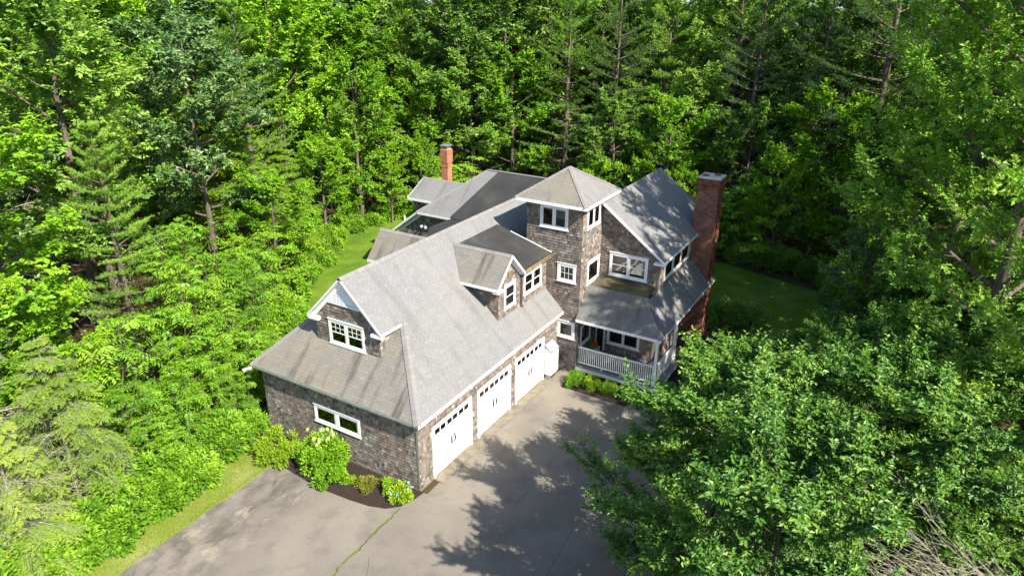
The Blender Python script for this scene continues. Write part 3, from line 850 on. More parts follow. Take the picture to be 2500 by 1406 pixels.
fa.box(EX0 - 0.035, EX0, EY0 - 0.035, EY1 + 0.035, TZ - 0.17, TZ - 0.012); fa.box(EX1, EX1 + 0.035, EY0 - 0.035, EY1 + 0.035, TZ - 0.17, TZ - 0.012)
fa.box(EX0, EX1, EY0 - 0.035, EY0, TZ - 0.17, TZ - 0.012); fa.box(EX0, EX1, EY1, EY1 + 0.035, TZ - 0.17, TZ - 0.012)
fa.box(EX0, EX1, EY0, EY1, TZ - 0.165, TZ - 0.14)
fa.box(TX - 0.05, TX2, TY - 0.05, TY2, 9.48, 9.53)
fa.build('fascia', M['white'], house)

# ---- right wing ----------------------------------------------------
WX, WX2, WY, WY2 = 15.0, 23.4, -4.7, 2.0
RY, RZ, RS = -1.35, 9.40, 0.745
def wz(y): return RZ - RS * abs(y - RY)
w_wall = MB().box(WX, WX2, WY, WY2, 0.0, 6.62)
w_wall.prism([(WX, WY, 6.6), (WX, RY, wz(RY) - 0.17), (WX, WY2, 6.6)], (WX2 - WX, 0, 0))
w_wall = w_wall.build('wing_wall', M['cedar'], house)
wwf = wall_field(w_wall)
hs = [window('x', WX, -4.06, -1.85, 5.23, 6.56, 2, 'hung', blind=0.0, casing=0.12, mull=0.1, label='wide wing window above the mossy porch roof'),
      window('x', WX, -3.95, -1.98, 1.02, 2.45, 2, 'fixed', casing=0.11, mull=0.06, label='wide window inside the porch')]
wwf.face([(WX, WY, 0.4), (WX, TY, 0.4), (WX, TY, 9.0), (WX, RY, wz(RY) - 0.2), (WX, WY, 6.72)], (-1, 0, 0), hs)
wwf.face([(WX, WY, 0.0), (WX2, WY, 0.0), (WX2, WY, 6.6), (WX, WY, 6.6)], (0, -1, 0), [[(15.65, WY, 5.2), (20.2, WY, 5.2), (20.2, WY, 6.3), (15.65, WY, 6.3)]])
for i in range(3): window('y', WY, 15.75 + i * 1.42, 15.75 + i * 1.42 + 1.40, 5.22, 6.30, 1, 'fixed', casing=0.09, label='clerestory window under the wing eave')
for w0 in (14.98, ): MB().box(WX - 0.035, WX + 0.0, WY - 0.035, WY + 0.05, 0.5, 6.55).build('corner_board', M['cedar'], house)
wr = [(14.68, -5.05, wz(-5.05)), (23.7, -5.05, wz(-5.05)), (23.7, RY, RZ), (14.68, RY, RZ)]
wl = [(15.96, RY, RZ), (23.7, RY, RZ), (23.7, 2.4, wz(2.4)), (15.96, 2.4, wz(2.4))]
wroof = deck('wing_roof', [wr, wl], thick=0.10)
wrf = roof_field(wroof); wrf.face(wr, (0, -1, 1))
wrb = roof_field(wroof, keep=False); wrb.face(wl, (0, 1, 1))
caps((14.66, RY, RZ - 0.01), (23.7, RY, RZ - 0.01), wroof, 0.14, sides=0.65)
rk = MB()
rk.prism([(14.64, -5.10, wz(-5.10) - 0.16), (14.64, RY, RZ - 0.16), (14.64, RY, RZ - 0.005), (14.64, -5.10, wz(-5.10) - 0.005)], (0.04, 0, 0))
rk.prism([(14.68, -5.05, wz(-5.05) - 0.15), (14.68, RY, RZ - 0.15), (14.68, RY, RZ - 0.12), (14.68, -5.05, wz(-5.05) - 0.12)], (0.32, 0, 0))
rk.prism([(14.93, -4.85, wz(-4.85) - 0.34), (14.93, RY, RZ - 0.34), (14.93, RY, RZ - 0.15), (14.93, -4.85, wz(-4.85) - 0.15)], (0.068, 0, 0))
rk.box(14.66, 14.99, -5.08, -4.45, 6.40, 6.50)
rk.box(14.68, 23.7, -5.085, -5.05, wz(-5.05) - 0.15, wz(-5.05) - 0.01); rk.box(14.99, 23.6, -5.05, -4.7, wz(-5.05) - 0.14, wz(-5.05) - 0.115)
rk.build('rake_board', M['white'], house)

# ---- porch ---------------------------------------------------------
PX, PY, PZ, PP = 12.20, -6.02, 3.45, 1.05
t1 = 1.42
pf = [(PX, TY, PZ), (PX, PY, PZ), (PX + t1, PY + t1, PZ + PP * t1), (PX + t1, TY, PZ + PP * t1)]
t2 = WY - PY
ps_a = [(PX, PY, PZ), (21.95, PY, PZ), (21.95, WY, PZ + PP * t2), (PX + t2, WY, PZ + PP * t2)]
pfl = [(PX + t1, TY, PZ + PP * t1), (PX + t1, PY + t1, PZ + PP * t1), (WX, PY + t1, 5.12), (WX, TY, 5.12)]
p_roof = deck('porch_roof', [pf, ps_a], thick=0.09)
deck('low_roof', [pfl], M['moss_roof'], 0.12)
ppf = roof_field(p_roof, 'roof_porch'); ppf.face(pf, (-1, 0, 1)); 
ppf2 = roof_field(p_roof, 'roof'); ppf2.face(ps_a, (0, -1, 1))
caps((PX, PY, PZ), (PX + t1, PY + t1, PZ + PP * t1), p_roof, 0.14, 'roof_porch', sides=0.42)
pt = MB()
pt.box(PX - 0.03, PX, PY - 0.03, TY, PZ - 0.14, PZ - 0.008); pt.box(PX, 21.95, PY - 0.03, PY, PZ - 0.14, PZ - 0.008)
pt.box(PX, WX, PY, TY, PZ - 0.16, PZ - 0.135)
pt.box(PX + 0.40, PX + 0.56, PY + 0.22, TY, 3.06, 3.29); pt.box(PX + 0.56, 21.9, PY + 0.22, PY + 0.38, 3.06, 3.29)
pt.box(WX, 21.95, PY, WY, PZ - 0.16, PZ - 0.135)
pt.build('porch_beam', M['white'], house)
# deck
pd = MB().box(12.46, 15.0, -5.95, TY, 0.22, 0.455).box(15.0, 16.1, -5.95, WY, 0.22, 0.455).build('porch_floor', M['grey_paint'], house)
nbd = 20
for i in range(nbd):
    a = 12.42 + i * (3.7 / nbd)
    MB().box(a + 0.004, a + 3.7 / nbd - 0.004, -6.0, TY - 0.02 if a < 14.95 else WY - 0.02, 0.456, 0.49).build('floor_board', M['grey_paint'], pd)
sk = MB(); sk.box(12.425, 12.455, -6.0, TY, 0.24, 0.452); sk.box(12.455, 16.1, -6.0, -5.955, 0.24, 0.452)
for i in range(6):
    yy = -5.9 + i * 0.9; sk.box(12.47, 12.57, yy, yy + 0.10, 0.0, 0.22)
sk.build('skirt_board', M['white'], house)
def post(x, y):
    mb = MB(); mb.box(x - 0.075, x + 0.075, y - 0.075, y + 0.075, 0.49, 3.06); mb.box(x - 0.105, x + 0.105, y - 0.105, y + 0.105, 0.49, 0.68); mb.box(x - 0.10, x + 0.10, y - 0.10, y + 0.10, 2.92, 3.06)
    mb.build('porch_post', M['white'], house)
post(12.68, -5.72); post(15.75, -5.72)
def railing(p, q, n):
    p = Vector(p); q = Vector(q)
    mb = MB(); up = Vector((0, 0, 1))
    mb.bar(p + up * 1.10, q + up * 1.10, 0.09, 0.06); mb.bar(p + up * 0.16, q + up * 0.16, 0.05, 0.07)
    for f in (0.33, 0.66):
        m = p.lerp(q, f); mb.box(m.x - 0.03, m.x + 0.03, m.y - 0.03, m.y + 0.03, p.z, p.z + 0.125)
    o = mb.build('railing', M['white'], house)
    d = (q - p)
    bm_ = MB().box(-0.02, 0.02, -0.02, 0.02, 0.19, 1.07).mesh('baluster', M['white'])
    for i in range(n):
        b = link(bpy.data.objects.new('baluster', bm_), o); b.location = p + d * ((i + 0.5) / n)
railing((12.68, TY - 0.03, 0.49), (12.68, -5.64, 0.49), 37)
railing((12.76, -5.72, 0.49), (15.67, -5.72, 0.49), 24)
# entrance door in the corner of the porch
dm = MB().box(14.94, 14.998, -1.86, -1.76, 0.49, 2.72).box(14.94, 14.998, -1.35, -1.27, 0.49, 2.72).build('door', M['white'], house)
MB().box(14.97, 14.99, -1.76, -1.35, 0.49, 2.7).build('pane', M['dark'], dm)  # matte black sheet, not glass: the doorway's shade put into colour

# ---- rear roofs ----------------------------------------------------
BR = (18.62, 8.47, 9.0); BE = (15.48, 11.87, 6.5)
def bz(x): return 6.5 + (x - 15.48) * (2.5 / 3.14)
b_sh = [(15.48, 11.87, 6.5), (15.48, 9.30, 6.5), (18.0, 7.75, bz(18.0)), BR]
b_sh = [(15.48, 11.87, 6.5), (15.48, 9.30, 6.5), (18.62, 7.6, 9.0), BR]
b_mem = [(15.48, 9.30, 6.5), (15.48, 5.0, 6.5), (18.62, 3.4, 9.0), (18.62, 7.6, 9.0)]
b_left = [BR, BE, (15.48, 13.95, 4.95), (21.5, 13.95, 4.95), (21.5, 8.47, 9.0)]
b_back = [(18.62, 3.4, 9.0), BR, (21.5, 8.47, 9.0 - 0.3), (21.5, 3.4, 9.0 - 0.3)]
b_roof = deck('rear_roof', [b_sh, [BR, BE, (15.48, 13.95, 4.95), (18.62, 13.95, 4.95)]], thick=0.1)
brf = roof_field(b_roof); brf.face(b_sh, (-1, 0, 1))
brk = roof_field(b_roof, keep=False); brk.face([BR, BE, (15.48, 13.95, 4.95), (21.0, 13.95, 4.95), (21.0, 8.47, 9.0)], (0, 1, 1))
caps(BE, BR, b_roof, 0.13, sides=0.4)
mm = MB()
for poly in (b_mem, [(10.2, 6.2, 6.72), (15.6, 5.2, 6.66), (15.6, 9.25, 6.44), (13.8, 9.6, 6.30), (10.2, 7.2, 6.62)], [(18.62, 3.4, 9.0), (18.62, 7.9, 9.0), (19.4, 7.9, 8.9), (19.4, 3.4, 8.9)]):
    mm.prism([(a, b, c - 0.1) for a, b, c in poly], (0, 0, 0.1))
mm.build('membrane_roof', M['membrane'], house)
MB().bar((18.66, 3.4, 9.03), (18.66, 8.47, 9.03), 0.16, 0.05).build('ridge_cap', M['ridge_cap'], house)
r_wall = MB().box(15.9, 22.0, 5.0, 13.7, 0.0, 4.9)
r_wall.prism([(15.9, 5.0, 4.9), (15.9, 13.6, 4.9), (15.9, 11.6, 6.4), (15.9, 5.0, 6.4)], (3.0, 0, 0))
r_wall = r_wall.build('rear_wall', M['cedar'], house)
rwf = wall_field(r_wall); rwf.face([(15.9, 9.0, 4.2), (15.9, 13.6, 4.2), (15.9, 13.6, 4.9), (15.9, 11.75, 6.35), (15.9, 9.0, 6.35)], (-1, 0, 0))
rk = MB()
rk.box(15.44, 15.475, 9.2, 11.9, 6.36, 6.49); rk.box(15.48, 15.9, 9.2, 11.9, 6.36, 6.39)
rk.prism([(15.43, 11.87, 6.36), (15.43, 14.0, 4.78), (15.43, 14.0, 4.92), (15.43, 11.87, 6.50)], (0.04, 0, 0))
rk.prism([(15.47, 11.87, 6.33), (15.47, 14.0, 4.75), (15.47, 14.0, 4.78), (15.47, 11.87, 6.36)], (0.42, 0, 0))
rk.prism([(15.82, 11.6, 6.28), (15.82, 13.7, 4.72), (15.82, 13.7, 4.95), (15.82, 11.6, 6.5)], (0.07, 0, 0))
rk.build('rake_board', M['white'], house)
# small gabled roof behind the garage ridge
s_l = [(9.9, 10.0, 7.28), (8.6, 10.0, 5.83), (8.6, 7.0, 5.83), (9.9, 5.7, 7.28)]
s_r = [(9.9, 10.0, 7.28), (11.2, 10.0, 5.83), (11.2, 7.0, 5.83), (9.9, 5.7, 7.28)]
s_roof = deck('rear_gable_roof', [s_l, s_r], thick=0.1)
srf = roof_field(s_roof, 'roof_skirt'); srf.face(s_l, (-1, 0, 1)); srf.face(s_r, (1, 0, 1))
caps((9.9, 10.02, 7.26), (9.9, 5.9, 7.26), s_roof, 0.13, sides=0.9)
MB().prism([(8.85, 9.7, 3.0), (8.85, 9.7, 5.9), (9.9, 9.7, 7.05), (10.95, 9.7, 5.9), (10.95, 9.7, 3.0)], (0, -3.0, 0)).build('rear_gable_wall', M['cedar'], house)
MB().box(8.85, 10.95, 9.1, 9.7, 0, 3.1).build('rear_gable_wall', M['cedar'], house)
MB().box(8.56, 8.6, 7.0, 10.0, 5.68, 5.82).build('fascia', M['white'], house)
# low roof beyond, with the small chimney
c_l = [(19.8, 14.5, 7.5), (17.9, 14.5, 6.5), (17.9, 11.7, 6.5), (19.8, 10.3, 7.5)]
c_r = [(19.8, 14.5, 7.5), (21.7, 14.5, 6.5), (21.7, 11.7, 6.5), (19.8, 10.3, 7.5)]
c_roof = deck('far_roof', [c_l, c_r], thick=0.1)
crf = roof_field(c_roof); crf.face(c_l, (-1, 0, 1)); crf.face(c_r, (1, 0, 1))
caps((19.8, 14.5, 7.49), (19.8, 10.4, 7.49), c_roof, 0.12, sides=0.5)
c_wall = MB().box(18.25, 21.4, 11.0, 14.25, 0, 6.45).prism([(18.25, 14.25, 6.45), (19.8, 14.25, 7.3), (21.4, 14.25, 6.45)], (0, -2.5, 0)).build('far_wall', M['cedar'], house)
cwf = wall_field(c_wall); cwf.face([(18.25, 11.5, 4.2), (18.25, 14.25, 4.2), (18.25, 14.25, 6.4), (18.25, 11.5, 6.4)], (-1, 0, 0))
MB().box(17.86, 17.9, 11.7, 14.52, 6.33, 6.49).box(17.9, 18.25, 11.7, 14.5, 6.34, 6.37).prism([(17.88, 14.5, 6.36), (19.8, 14.5, 7.36), (19.8, 14.5, 7.5), (17.88, 14.5, 6.5)], (0, 0.035, 0)).build('fascia', M['white'], house)
MB().tube([(16.85, 14.0, 3.0), (16.85, 14.0, 5.55)], [0.05, 0.05], 8).build('vent_pipe', M['white'], house)

# ---- chimneys ------------------------------------------------------
def chimney(x0, x1, y0, y1, z0, z1, mat, corbel, keep, name='chimney', label=None):
    core = MB().box(x0 + 0.008, x1 - 0.008, y0 + 0.008, y1 - 0.008, z0, z1 - 0.02).build(name, M['mortar'], house)
    if label: core['label'] = label
    rng = np.random.default_rng(3)
    L_, H_, J = 0.205, 0.064, 0.012
    rest = MB(); shared = {}
    course = 0; z = z0
    n_c = int((z1 - z0) / (H_ + J))
    cand = []
    for c in range(n_c):
        z = z0 + c * (H_ + J)
        top = n_c - c
        e = 0.0
        for k, amount in corbel:
            if top <= k: e = max(e, amount)
        X0, X1, Y0, Y1 = x0 - e, x1 + e, y0 - e, y1 + e
        off = (L_ + J) / 2 * (c % 2)
        for face in range(4):
            a0, a1 = ((Y0, Y1), (X0, X1), (Y0, Y1), (X0, X1))[face]
            if face in (0, 2): a0 += 0.105; a1 -= 0.105
            s = a0 - off
            while s < a1 - 0.02:
                b0 = max(s, a0); b1 = min(s + L_, a1)
                s += L_ + J
                if b1 - b0 < 0.03: continue
                d = 0.10; pr = float(rng.uniform(-0.002, 0.003))
                t = float(np.clip(rng.normal(0.5, 0.25), 0, 1))
                if face == 0: bb = (X0 - pr, X0 + d, b0, b1)
                elif face == 2: bb = (X1 - d, X1 + pr, b0, b1)
                elif face == 1: bb = (b0, b1, Y0 - pr, Y0 + d)
                else: bb = (b0, b1, Y1 - d, Y1 + pr)
                full = abs(b1 - b0 - L_) < 1e-6
                ctr = Vector(((bb[0] + bb[1]) / 2, (bb[2] + bb[3]) / 2, z))
                cand.append(((CAM - ctr).length + (0 if face == 0 else 1e-3 if face == 1 else 99), full, face, bb, z, t))
    cand.sort(key=lambda q: q[0])
    n = 0
    for d, full, face, bb, z, t in cand:
        if n < keep and full and face in (0, 1):
            k = (face, int(t * 5.999)); n += 1
            lx, ly = (0.10, L_) if face == 0 else (L_, 0.10)
            if k not in shared: shared[k] = MB().box(-lx / 2, lx / 2, -ly / 2, ly / 2, 0, H_, t).mesh('brick', mat)
            o = link(bpy.data.objects.new('brick', shared[k]), core)
            o.location = ((bb[0] + bb[1]) / 2, (bb[2] + bb[3]) / 2, z)
        else: rest.box(*bb, z, z + H_, t)
    o = rest.build('brick_field', mat, core); o['kind'] = 'stuff'
    return core
big = chimney(20.40, 21.60, -5.95, -4.72, 0.0, 9.93, M['brick'], [(9, 0.02), (6, 0.045), (3, 0.07)], 250, label='tall red brick chimney with pale cap and two clay flues')
mb = MB(); X0, X1, Y0, Y1 = 20.34, 21.66, -6.01, -4.66
mb.raw([(X0, Y0, 9.92), (X1, Y0, 9.92), (X1, Y1, 9.92), (X0, Y1, 9.92), (X0 + .06, Y0 + .06, 9.99), (X1 - .06, Y0 + .06, 9.99), (X1 - .06, Y1 - .06, 9.99), (X0 + .06, Y1 - .06, 9.99)],
       [(3, 2, 1, 0), (4, 5, 6, 7), (0, 1, 5, 4), (1, 2, 6, 5), (2, 3, 7, 6), (3, 0, 4, 7)])
mb.build('chimney_cap', M['cap_conc'], big)
for (fx, fy) in ((20.78, -5.02), (21.2, -5.6)):
    mb = MB(); n = 16
    vs = []
    for r, z in ((0.20, 9.98), (0.20, 10.06), (0.16, 10.06), (0.16, 9.995)):
        vs += [(fx + r * math.cos(2 * math.pi * k / n), fy + r * math.sin(2 * math.pi * k / n), z) for k in range(n)]
    fs = [(j * n + k, j * n + (k + 1) % n, (j + 1) * n + (k + 1) % n, (j + 1) * n + k) for j in range(3) for k in range(n)] + [tuple(range(3 * n, 4 * n))]
    mb.raw(vs, fs).build('flue', M['clay'], big)
fl = MB()
for i in range(9):
    yy = -4.80 - i * 0.13; zz = PZ + PP * (yy - PY)
    fl.box(20.375, 20.395, yy - 0.13, yy, zz - 0.05, zz + 0.16)
fl.box(20.36, 21.64, -6.02, -5.96, PZ + 0.0, PZ + 0.14)
fl.build('flashing', M['sheet_metal'], big)
small = chimney(20.20, 20.72, 12.72, 13.24, 6.2, 9.62, M['brick_o'], [(16, 0.025), (12, 0.05)], 50, label='slim orange brick chimney with metal cap')
mb = MB().box(20.24, 20.68, 12.76, 13.20, 9.62, 9.74).box(20.14, 20.78, 12.66, 13.30, 9.78, 9.82)
for a in (20.26, 20.66):
    for b in (12.78, 13.18): mb.box(a - 0.02, a + 0.02, b - 0.02, b + 0.02, 9.72, 9.79)
mb.build('chimney_cap', M['sheet_metal'], small)

# ---- pick the single shingles, join the rest ------------------------
for kind in ('roof', 'wall'):
    lst = SINGLE[kind]; lst.sort(key=lambda q: q[0])
    shared = {}
    for d, f, it in lst[:296]:
        it['single'] = True
        tb = min(5, int(it['tone'] * 6)); key = (id(f.mat), tb)
        if key not in shared:
            mb = MB(); c = f.course; bt = f.butt
            mb.raw([(0, 0, -0.001), (1, 0, -0.001), (1, c, -0.001), (0, c, -0.001), (0, 0, 0.003 + bt), (1, 0, 0.003 + bt), (1, c, 0.003 + bt * 0.1), (0, c, 0.003 + bt * 0.1)],
                   [(3, 2, 1, 0), (0, 1, 5, 4), (1, 2, 6, 5), (2, 3, 7, 6), (3, 0, 4, 7)], -1.0)
            mb.f.append([4, 5, 6, 7]); mb.t.append((tb + 0.5) / 6)
            shared[key] = mb.mesh('shingle', f.mat)
        ob = bpy.data.objects.new('shingle', shared[key])
        link(ob, f.parent)
        u, v, n = it['u'] * (it['b'] - it['a']), it['v'], it['n'] * (it['bt'] / f.butt)
        o = it['o'] + it['u'] * it['a'] + it['v'] * it['v0'] + it['n'] * it['lift']
        ob.matrix_world = Matrix(((u.x, v.x, n.x, o.x), (u.y, v.y, n.y, o.y), (u.z, v.z, n.z, o.z), (0, 0, 0, 1)))
for f in FIELDS: f.finish()

# ================================================================== small things about the house
uc = empty('utility_cabinet', (11.45, -0.25, 0)); tag(uc, 'tall pale grey utility cabinet with slanted lid against garage wall', 'utility cabinet')
MB().raw([(-0.42, -0.20, 0.30), (0.42, -0.20, 0.30), (0.42, 0.22, 0.30), (-0.42, 0.22, 0.30), (-0.42, -0.20, 1.72), (0.42, -0.20, 1.72), (0.42, 0.22, 2.05), (-0.42, 0.22, 2.05)],
         [(3, 2, 1, 0), (4, 5, 6, 7), (0, 1, 5, 4), (1, 2, 6, 5), (2, 3, 7, 6), (3, 0, 4, 7)]).build('body', M['louver'], uc)
lid = MB().raw([(-0.45, -0.24, 1.70), (0.45, -0.24, 1.70), (0.45, 0.22, 2.07), (-0.45, 0.22, 2.07), (-0.45, -0.24, 1.74), (0.45, -0.24, 1.74), (0.45, 0.22, 2.11), (-0.45, 0.22, 2.11)],
         [(3, 2, 1, 0), (4, 5, 6, 7), (0, 1, 5, 4), (1, 2, 6, 5), (2, 3, 7, 6), (3, 0, 4, 7)]).build('lid', M['sheet_metal'], uc)
g = MB()
for i in range(6):
    x = -0.36 + i * 0.144; g.bar((x, -0.20, 1.775), (x, 0.18, 2.08), 0.02, 0.02)
g.build('grille', M['louver'], lid)
MB().box(-0.38, 0.38, -0.225, -0.205, 0.40, 1.62).build('door', M['louver'], uc)
for s in (-0.36, 0.36): MB().box(s - 0.03, s + 0.03, -0.15, 0.15, 0.0, 0.30).build('leg', M['sheet_metal'], uc)
MB().tube([(0.5, 0.1, 0.0), (0.5, 0.1, 0.9), (0.42, 0.1, 1.0)], [0.03] * 3, 7).build('conduit', M['louver'], uc)

fl1 = empty('floodlight', (15.88, 11.5, 5.5)); tag(fl1, 'white twin lamp floodlight on the dark rear wall', 'floodlight')
MB().box(-0.05, 0.0, -0.07, 0.07, -0.07, 0.07).build('base', M['white'], fl1)
for s in (-1, 1): MB().tube([(-0.05, s * 0.05, 0), (-0.12, s * 0.12, 0.02), (-0.26, s * 0.20, -0.04)], [0.03, 0.05, 0.10], 9).build('lamp', M['white'], fl1)
fl2 = empty('floodlight', (-0.42, 9.35, 3.42)); tag(fl2, 'small white floodlight under the garage eave among leaves', 'floodlight')
MB().box(-0.10, -0.0, -0.05, 0.05, 0.0, 0.08).build('base', M['white'], fl2)
MB().tube([(-0.08, 0.02, 0.04), (-0.16, 0.08, 0.03), (-0.30, 0.16, -0.03)], [0.03, 0.05, 0.09], 9).build('lamp', M['white'], fl2)

# ================================================================== plants
def unit(a): return a / np.maximum(np.linalg.norm(a, axis=-1, keepdims=True), 1e-9)

def leaf_mesh(name, pos, d, nrm, length, width, mat, tone, fold=0.18, belly=0.42, curl=0.12):
    """one kite leaf of two triangles per row"""
    n = len(pos); d = unit(d); s = unit(np.cross(d, nrm)); up = np.cross(s, d)
    L_ = np.asarray(length).reshape(-1, 1) * np.ones((n, 1)); W_ = np.asarray(width).reshape(-1, 1) * np.ones((n, 1))
    v = np.empty((n, 4, 3), np.float32)
    v[:, 0] = pos
    v[:, 1] = pos + d * L_ * belly + s * W_ / 2 + up * W_ * fold
    v[:, 2] = pos + d * L_ - up * L_ * curl
    v[:, 3] = pos + d * L_ * belly - s * W_ / 2 + up * W_ * fold
    i = np.arange(n)[:, None] * 4
    f = np.concatenate([i + np.array([[0, 1, 2]]), i + np.array([[0, 2, 3]])], 1).reshape(-1, 3)
    return np_mesh(name, v.reshape(-1, 3), [f], mat, np.repeat(np.clip(tone, 0, 1), 2))

def needle_mesh(name, pos, d, length, width, mat, tone, rng):
    """one thin triangle per needle"""
    n = len(pos); d = unit(d); s = unit(np.cross(d, rng.normal(size=(n, 3))))
    L_ = np.asarray(length).reshape(-1, 1) * np.ones((n, 1))
    v = np.empty((n, 3, 3), np.float32)
    v[:, 0] = pos - s * width / 2; v[:, 1] = pos + s * width / 2; v[:, 2] = pos + d * L_
    f = np.arange(n * 3).reshape(-1, 3)
    return np_mesh(name, v.reshape(-1, 3), [f], mat, np.clip(tone, 0, 1))

class Wood:
    def __init__(self): self.paths = []
    def add(self, pts, r0, r1, n=5): self.paths.append((np.asarray(pts, float), r0, r1, n))
    def mesh(self, name, mat):
        V = []; F = []; b = 0
        for pts, r0, r1, n in self.paths:
            m = len(pts)
            d = np.gradient(pts, axis=0); d = unit(d)
            ref = np.where(np.abs(d[:, 2:3]) > 0.9, np.array([[1.0, 0, 0]]), np.array([[0, 0, 1.0]]))
            s = unit(np.cross(d, ref)); u = np.cross(s, d)
            r = np.linspace(r0, r1, m)[:, None, None]
            a = np.arange(n) * 2 * np.pi / n
            ring = pts[:, None, :] + r * (np.cos(a)[None, :, None] * s[:, None, :] + np.sin(a)[None, :, None] * u[:, None, :])
            V.append(ring.reshape(-1, 3))
            i = (np.arange(m - 1)[:, None] * n + np.arange(n)[None, :]).ravel(); j = (np.arange(m - 1)[:, None] * n + (np.arange(n)[None, :] + 1) % n).ravel()
            F.append(np.stack([i, j, j + n, i + n], 1) + b); b += m * n
        return np_mesh(name, np.concatenate(V), [np.concatenate(F)], mat, None, True)

UP = np.array([0, 0, 1.0])
def rot_about(v, k, a):
    k = k / np.linalg.norm(k); return v * math.cos(a) + np.cross(k, v) * math.sin(a) + k * (k @ v) * (1 - math.cos(a))

def broadleaf(seed, H, R, mat, bark, base=0.25, limbs=22, subs=11, twigs=7, per=9, leaf=(0.15, 0.09), rise=0.5, top_round=1.0, twig_len=0.6, up_leaf=0.75, trunk_r=None, droop=0.0, upright=0.0, lean=0.0, shoots=0.0, flat=1.0):
    rng = np.random.default_rng(seed); wood = Wood()
    nT = 9; zz = np.linspace(0, 1, nT)
    wob = np.cumsum(rng.normal(0, 0.012 * H / nT * 3, (nT, 2)), 0); wob[0] = 0
    trunk = np.stack([wob[:, 0] + lean * zz ** 1.5 * H, wob[:, 1], zz * H * 0.93], 1)
    tr = trunk_r or H * 0.0135
    wood.add(trunk, tr * 1.15, tr * 0.12, 8)
    def on_trunk(t):
        x = t * (nT - 1) / 0.93; x = min(x, nT - 1.001); i = int(x); f = x - i
        return trunk[i] * (1 - f) + trunk[i + 1] * f
    P = []; D = []; N = []; T = []
    for k in range(limbs):
        t = base + (0.93 - base) * ((k + 0.5) / limbs) ** 0.9
        tt = (t - base) / (1 - base)
        prof = (math.sin(math.pi * (0.18 + 0.78 * tt ** 0.8)) ** 0.7) * top_round + (1 - top_round) * (1 - tt)
        Lb = R * max(0.22, prof) * rng.uniform(0.72, 1.18)
        az = k * 2.39996 + rng.uniform(-0.5, 0.5)
        el = (0.10 + rise * (0.4 + 1.1 * tt)) + rng.uniform(-0.15, 0.15)
        dir0 = np.array([math.cos(az) * math.cos(el), math.sin(az) * math.cos(el), math.sin(el)])
        p0 = on_trunk(t)
        s = np.linspace(0, 1, 6)[:, None]
        bend = rng.uniform(0.02, 0.22) - droop
        side = np.cross(dir0, UP) * rng.uniform(-0.18, 0.18)
        pts = p0 + dir0 * s * Lb + UP * bend * Lb * s ** 2 + side * Lb * s ** 2
        r0 = max(0.02, tr * 0.42 * (1 - 0.6 * tt) * Lb / R)
        wood.add(pts, r0, r0 * 0.25, 5)
        lt = rng.normal(0, 0.07)
        for j in range(subs):
            sj = 0.22 + 0.78 * (j + rng.uniform(0.1, 0.9)) / subs
            x = sj * 5; i = min(4, int(x)); f = x - i
            q0 = pts[i] * (1 - f) + pts[i + 1] * f
            ld = pts[i + 1] - pts[i]; ld /= np.linalg.norm(ld)
            ang = (1 if j % 2 else -1) * rng.uniform(0.5, 1.15) * (1 - 0.5 * sj)
            sd = rot_about(ld, UP + rng.normal(0, 0.35, 3), ang)
            sd = sd * np.array([1, 1, 0.4 + 0.6 * flat]) + UP * (rng.uniform(-0.15, 0.35) * flat + upright); sd /= np.linalg.norm(sd)
            Ls = Lb * rng.uniform(0.26, 0.42) * (1.15 - 0.55 * sj) + 0.25
            q1 = q0 + sd * Ls + UP * rng.uniform(-0.08, 0.12) * Ls
            qm = (q0 + q1) / 2 + rng.normal(0, 0.05, 3) * Ls
            wood.add(np.stack([q0, qm, q1]), max(0.008, r0 * 0.22), 0.005, 3)
            st = lt + rng.normal(0, 0.09)
            nt = twigs
            f = rng.uniform(0.15, 1.0, nt)[:, None]
            tp = q0 * (1 - f) + q1 * f + rng.normal(0, 0.03, (nt, 3))
            td = unit(sd[None] + rng.normal(0, 0.62, (nt, 3)) * np.array([1, 1, flat]) + UP * (rng.uniform(-0.25, 0.45, (nt, 1)) * flat + upright))
            tl = twig_len * rng.uniform(0.6, 1.25, (nt, 1))
            u = (np.arange(per) + rng.uniform(0, 1, (nt, per))) / per
            pos = tp[:, None] + td[:, None] * tl[:, None] * u[..., None]
            sgn = np.where(np.arange(per) % 2 == 0, 1.0, -1.0)[None, :, None]
            sv = unit(np.cross(td, UP[None] + rng.normal(0, 0.3, (nt, 3))))
            ldir = unit(td[:, None] * 0.65 + sv[:, None] * sgn * 0.95 + rng.normal(0, 0.3, (nt, per, 3)) - UP * 0.18)
            nr = unit(UP * up_leaf + rng.normal(0, 0.42, (nt, per, 3)) + 0.25 * td[:, None])
            P.append(pos.reshape(-1, 3)); D.append(ldir.reshape(-1, 3)); N.append(nr.reshape(-1, 3))
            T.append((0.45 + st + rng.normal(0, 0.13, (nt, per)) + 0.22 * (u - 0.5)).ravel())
            if shoots and rng.uniform() < shoots:
                m = 14; sh = unit(UP * 1.1 + sd * 0.35 + rng.normal(0, 0.15, 3)); sl = rng.uniform(0.5, 1.0)
                wood.add(np.stack([q1, q1 + sh * sl]), 0.006, 0.003, 3)
                uu = (np.arange(m) + 0.5) / m; a = np.arange(m) * 2.4 + rng.uniform(0, 6)
                P.append(q1 + sh * (sl * uu)[:, None])
                D.append(unit(np.stack([np.cos(a), np.sin(a), np.full(m, 0.35)], 1) + sh * 0.3)); N.append(unit(UP + rng.normal(0, 0.3, (m, 3))))
                T.append(0.62 + st + 0.3 * uu + rng.normal(0, 0.08, m))
    P = np.concatenate(P); D = np.concatenate(D); N = np.concatenate(N); T = np.concatenate(T)
    n = len(P); sc = rng.uniform(0.75, 1.25, n)
    crown = leaf_mesh('crown', P, D, N, leaf[0] * sc, leaf[1] * sc, mat, T)
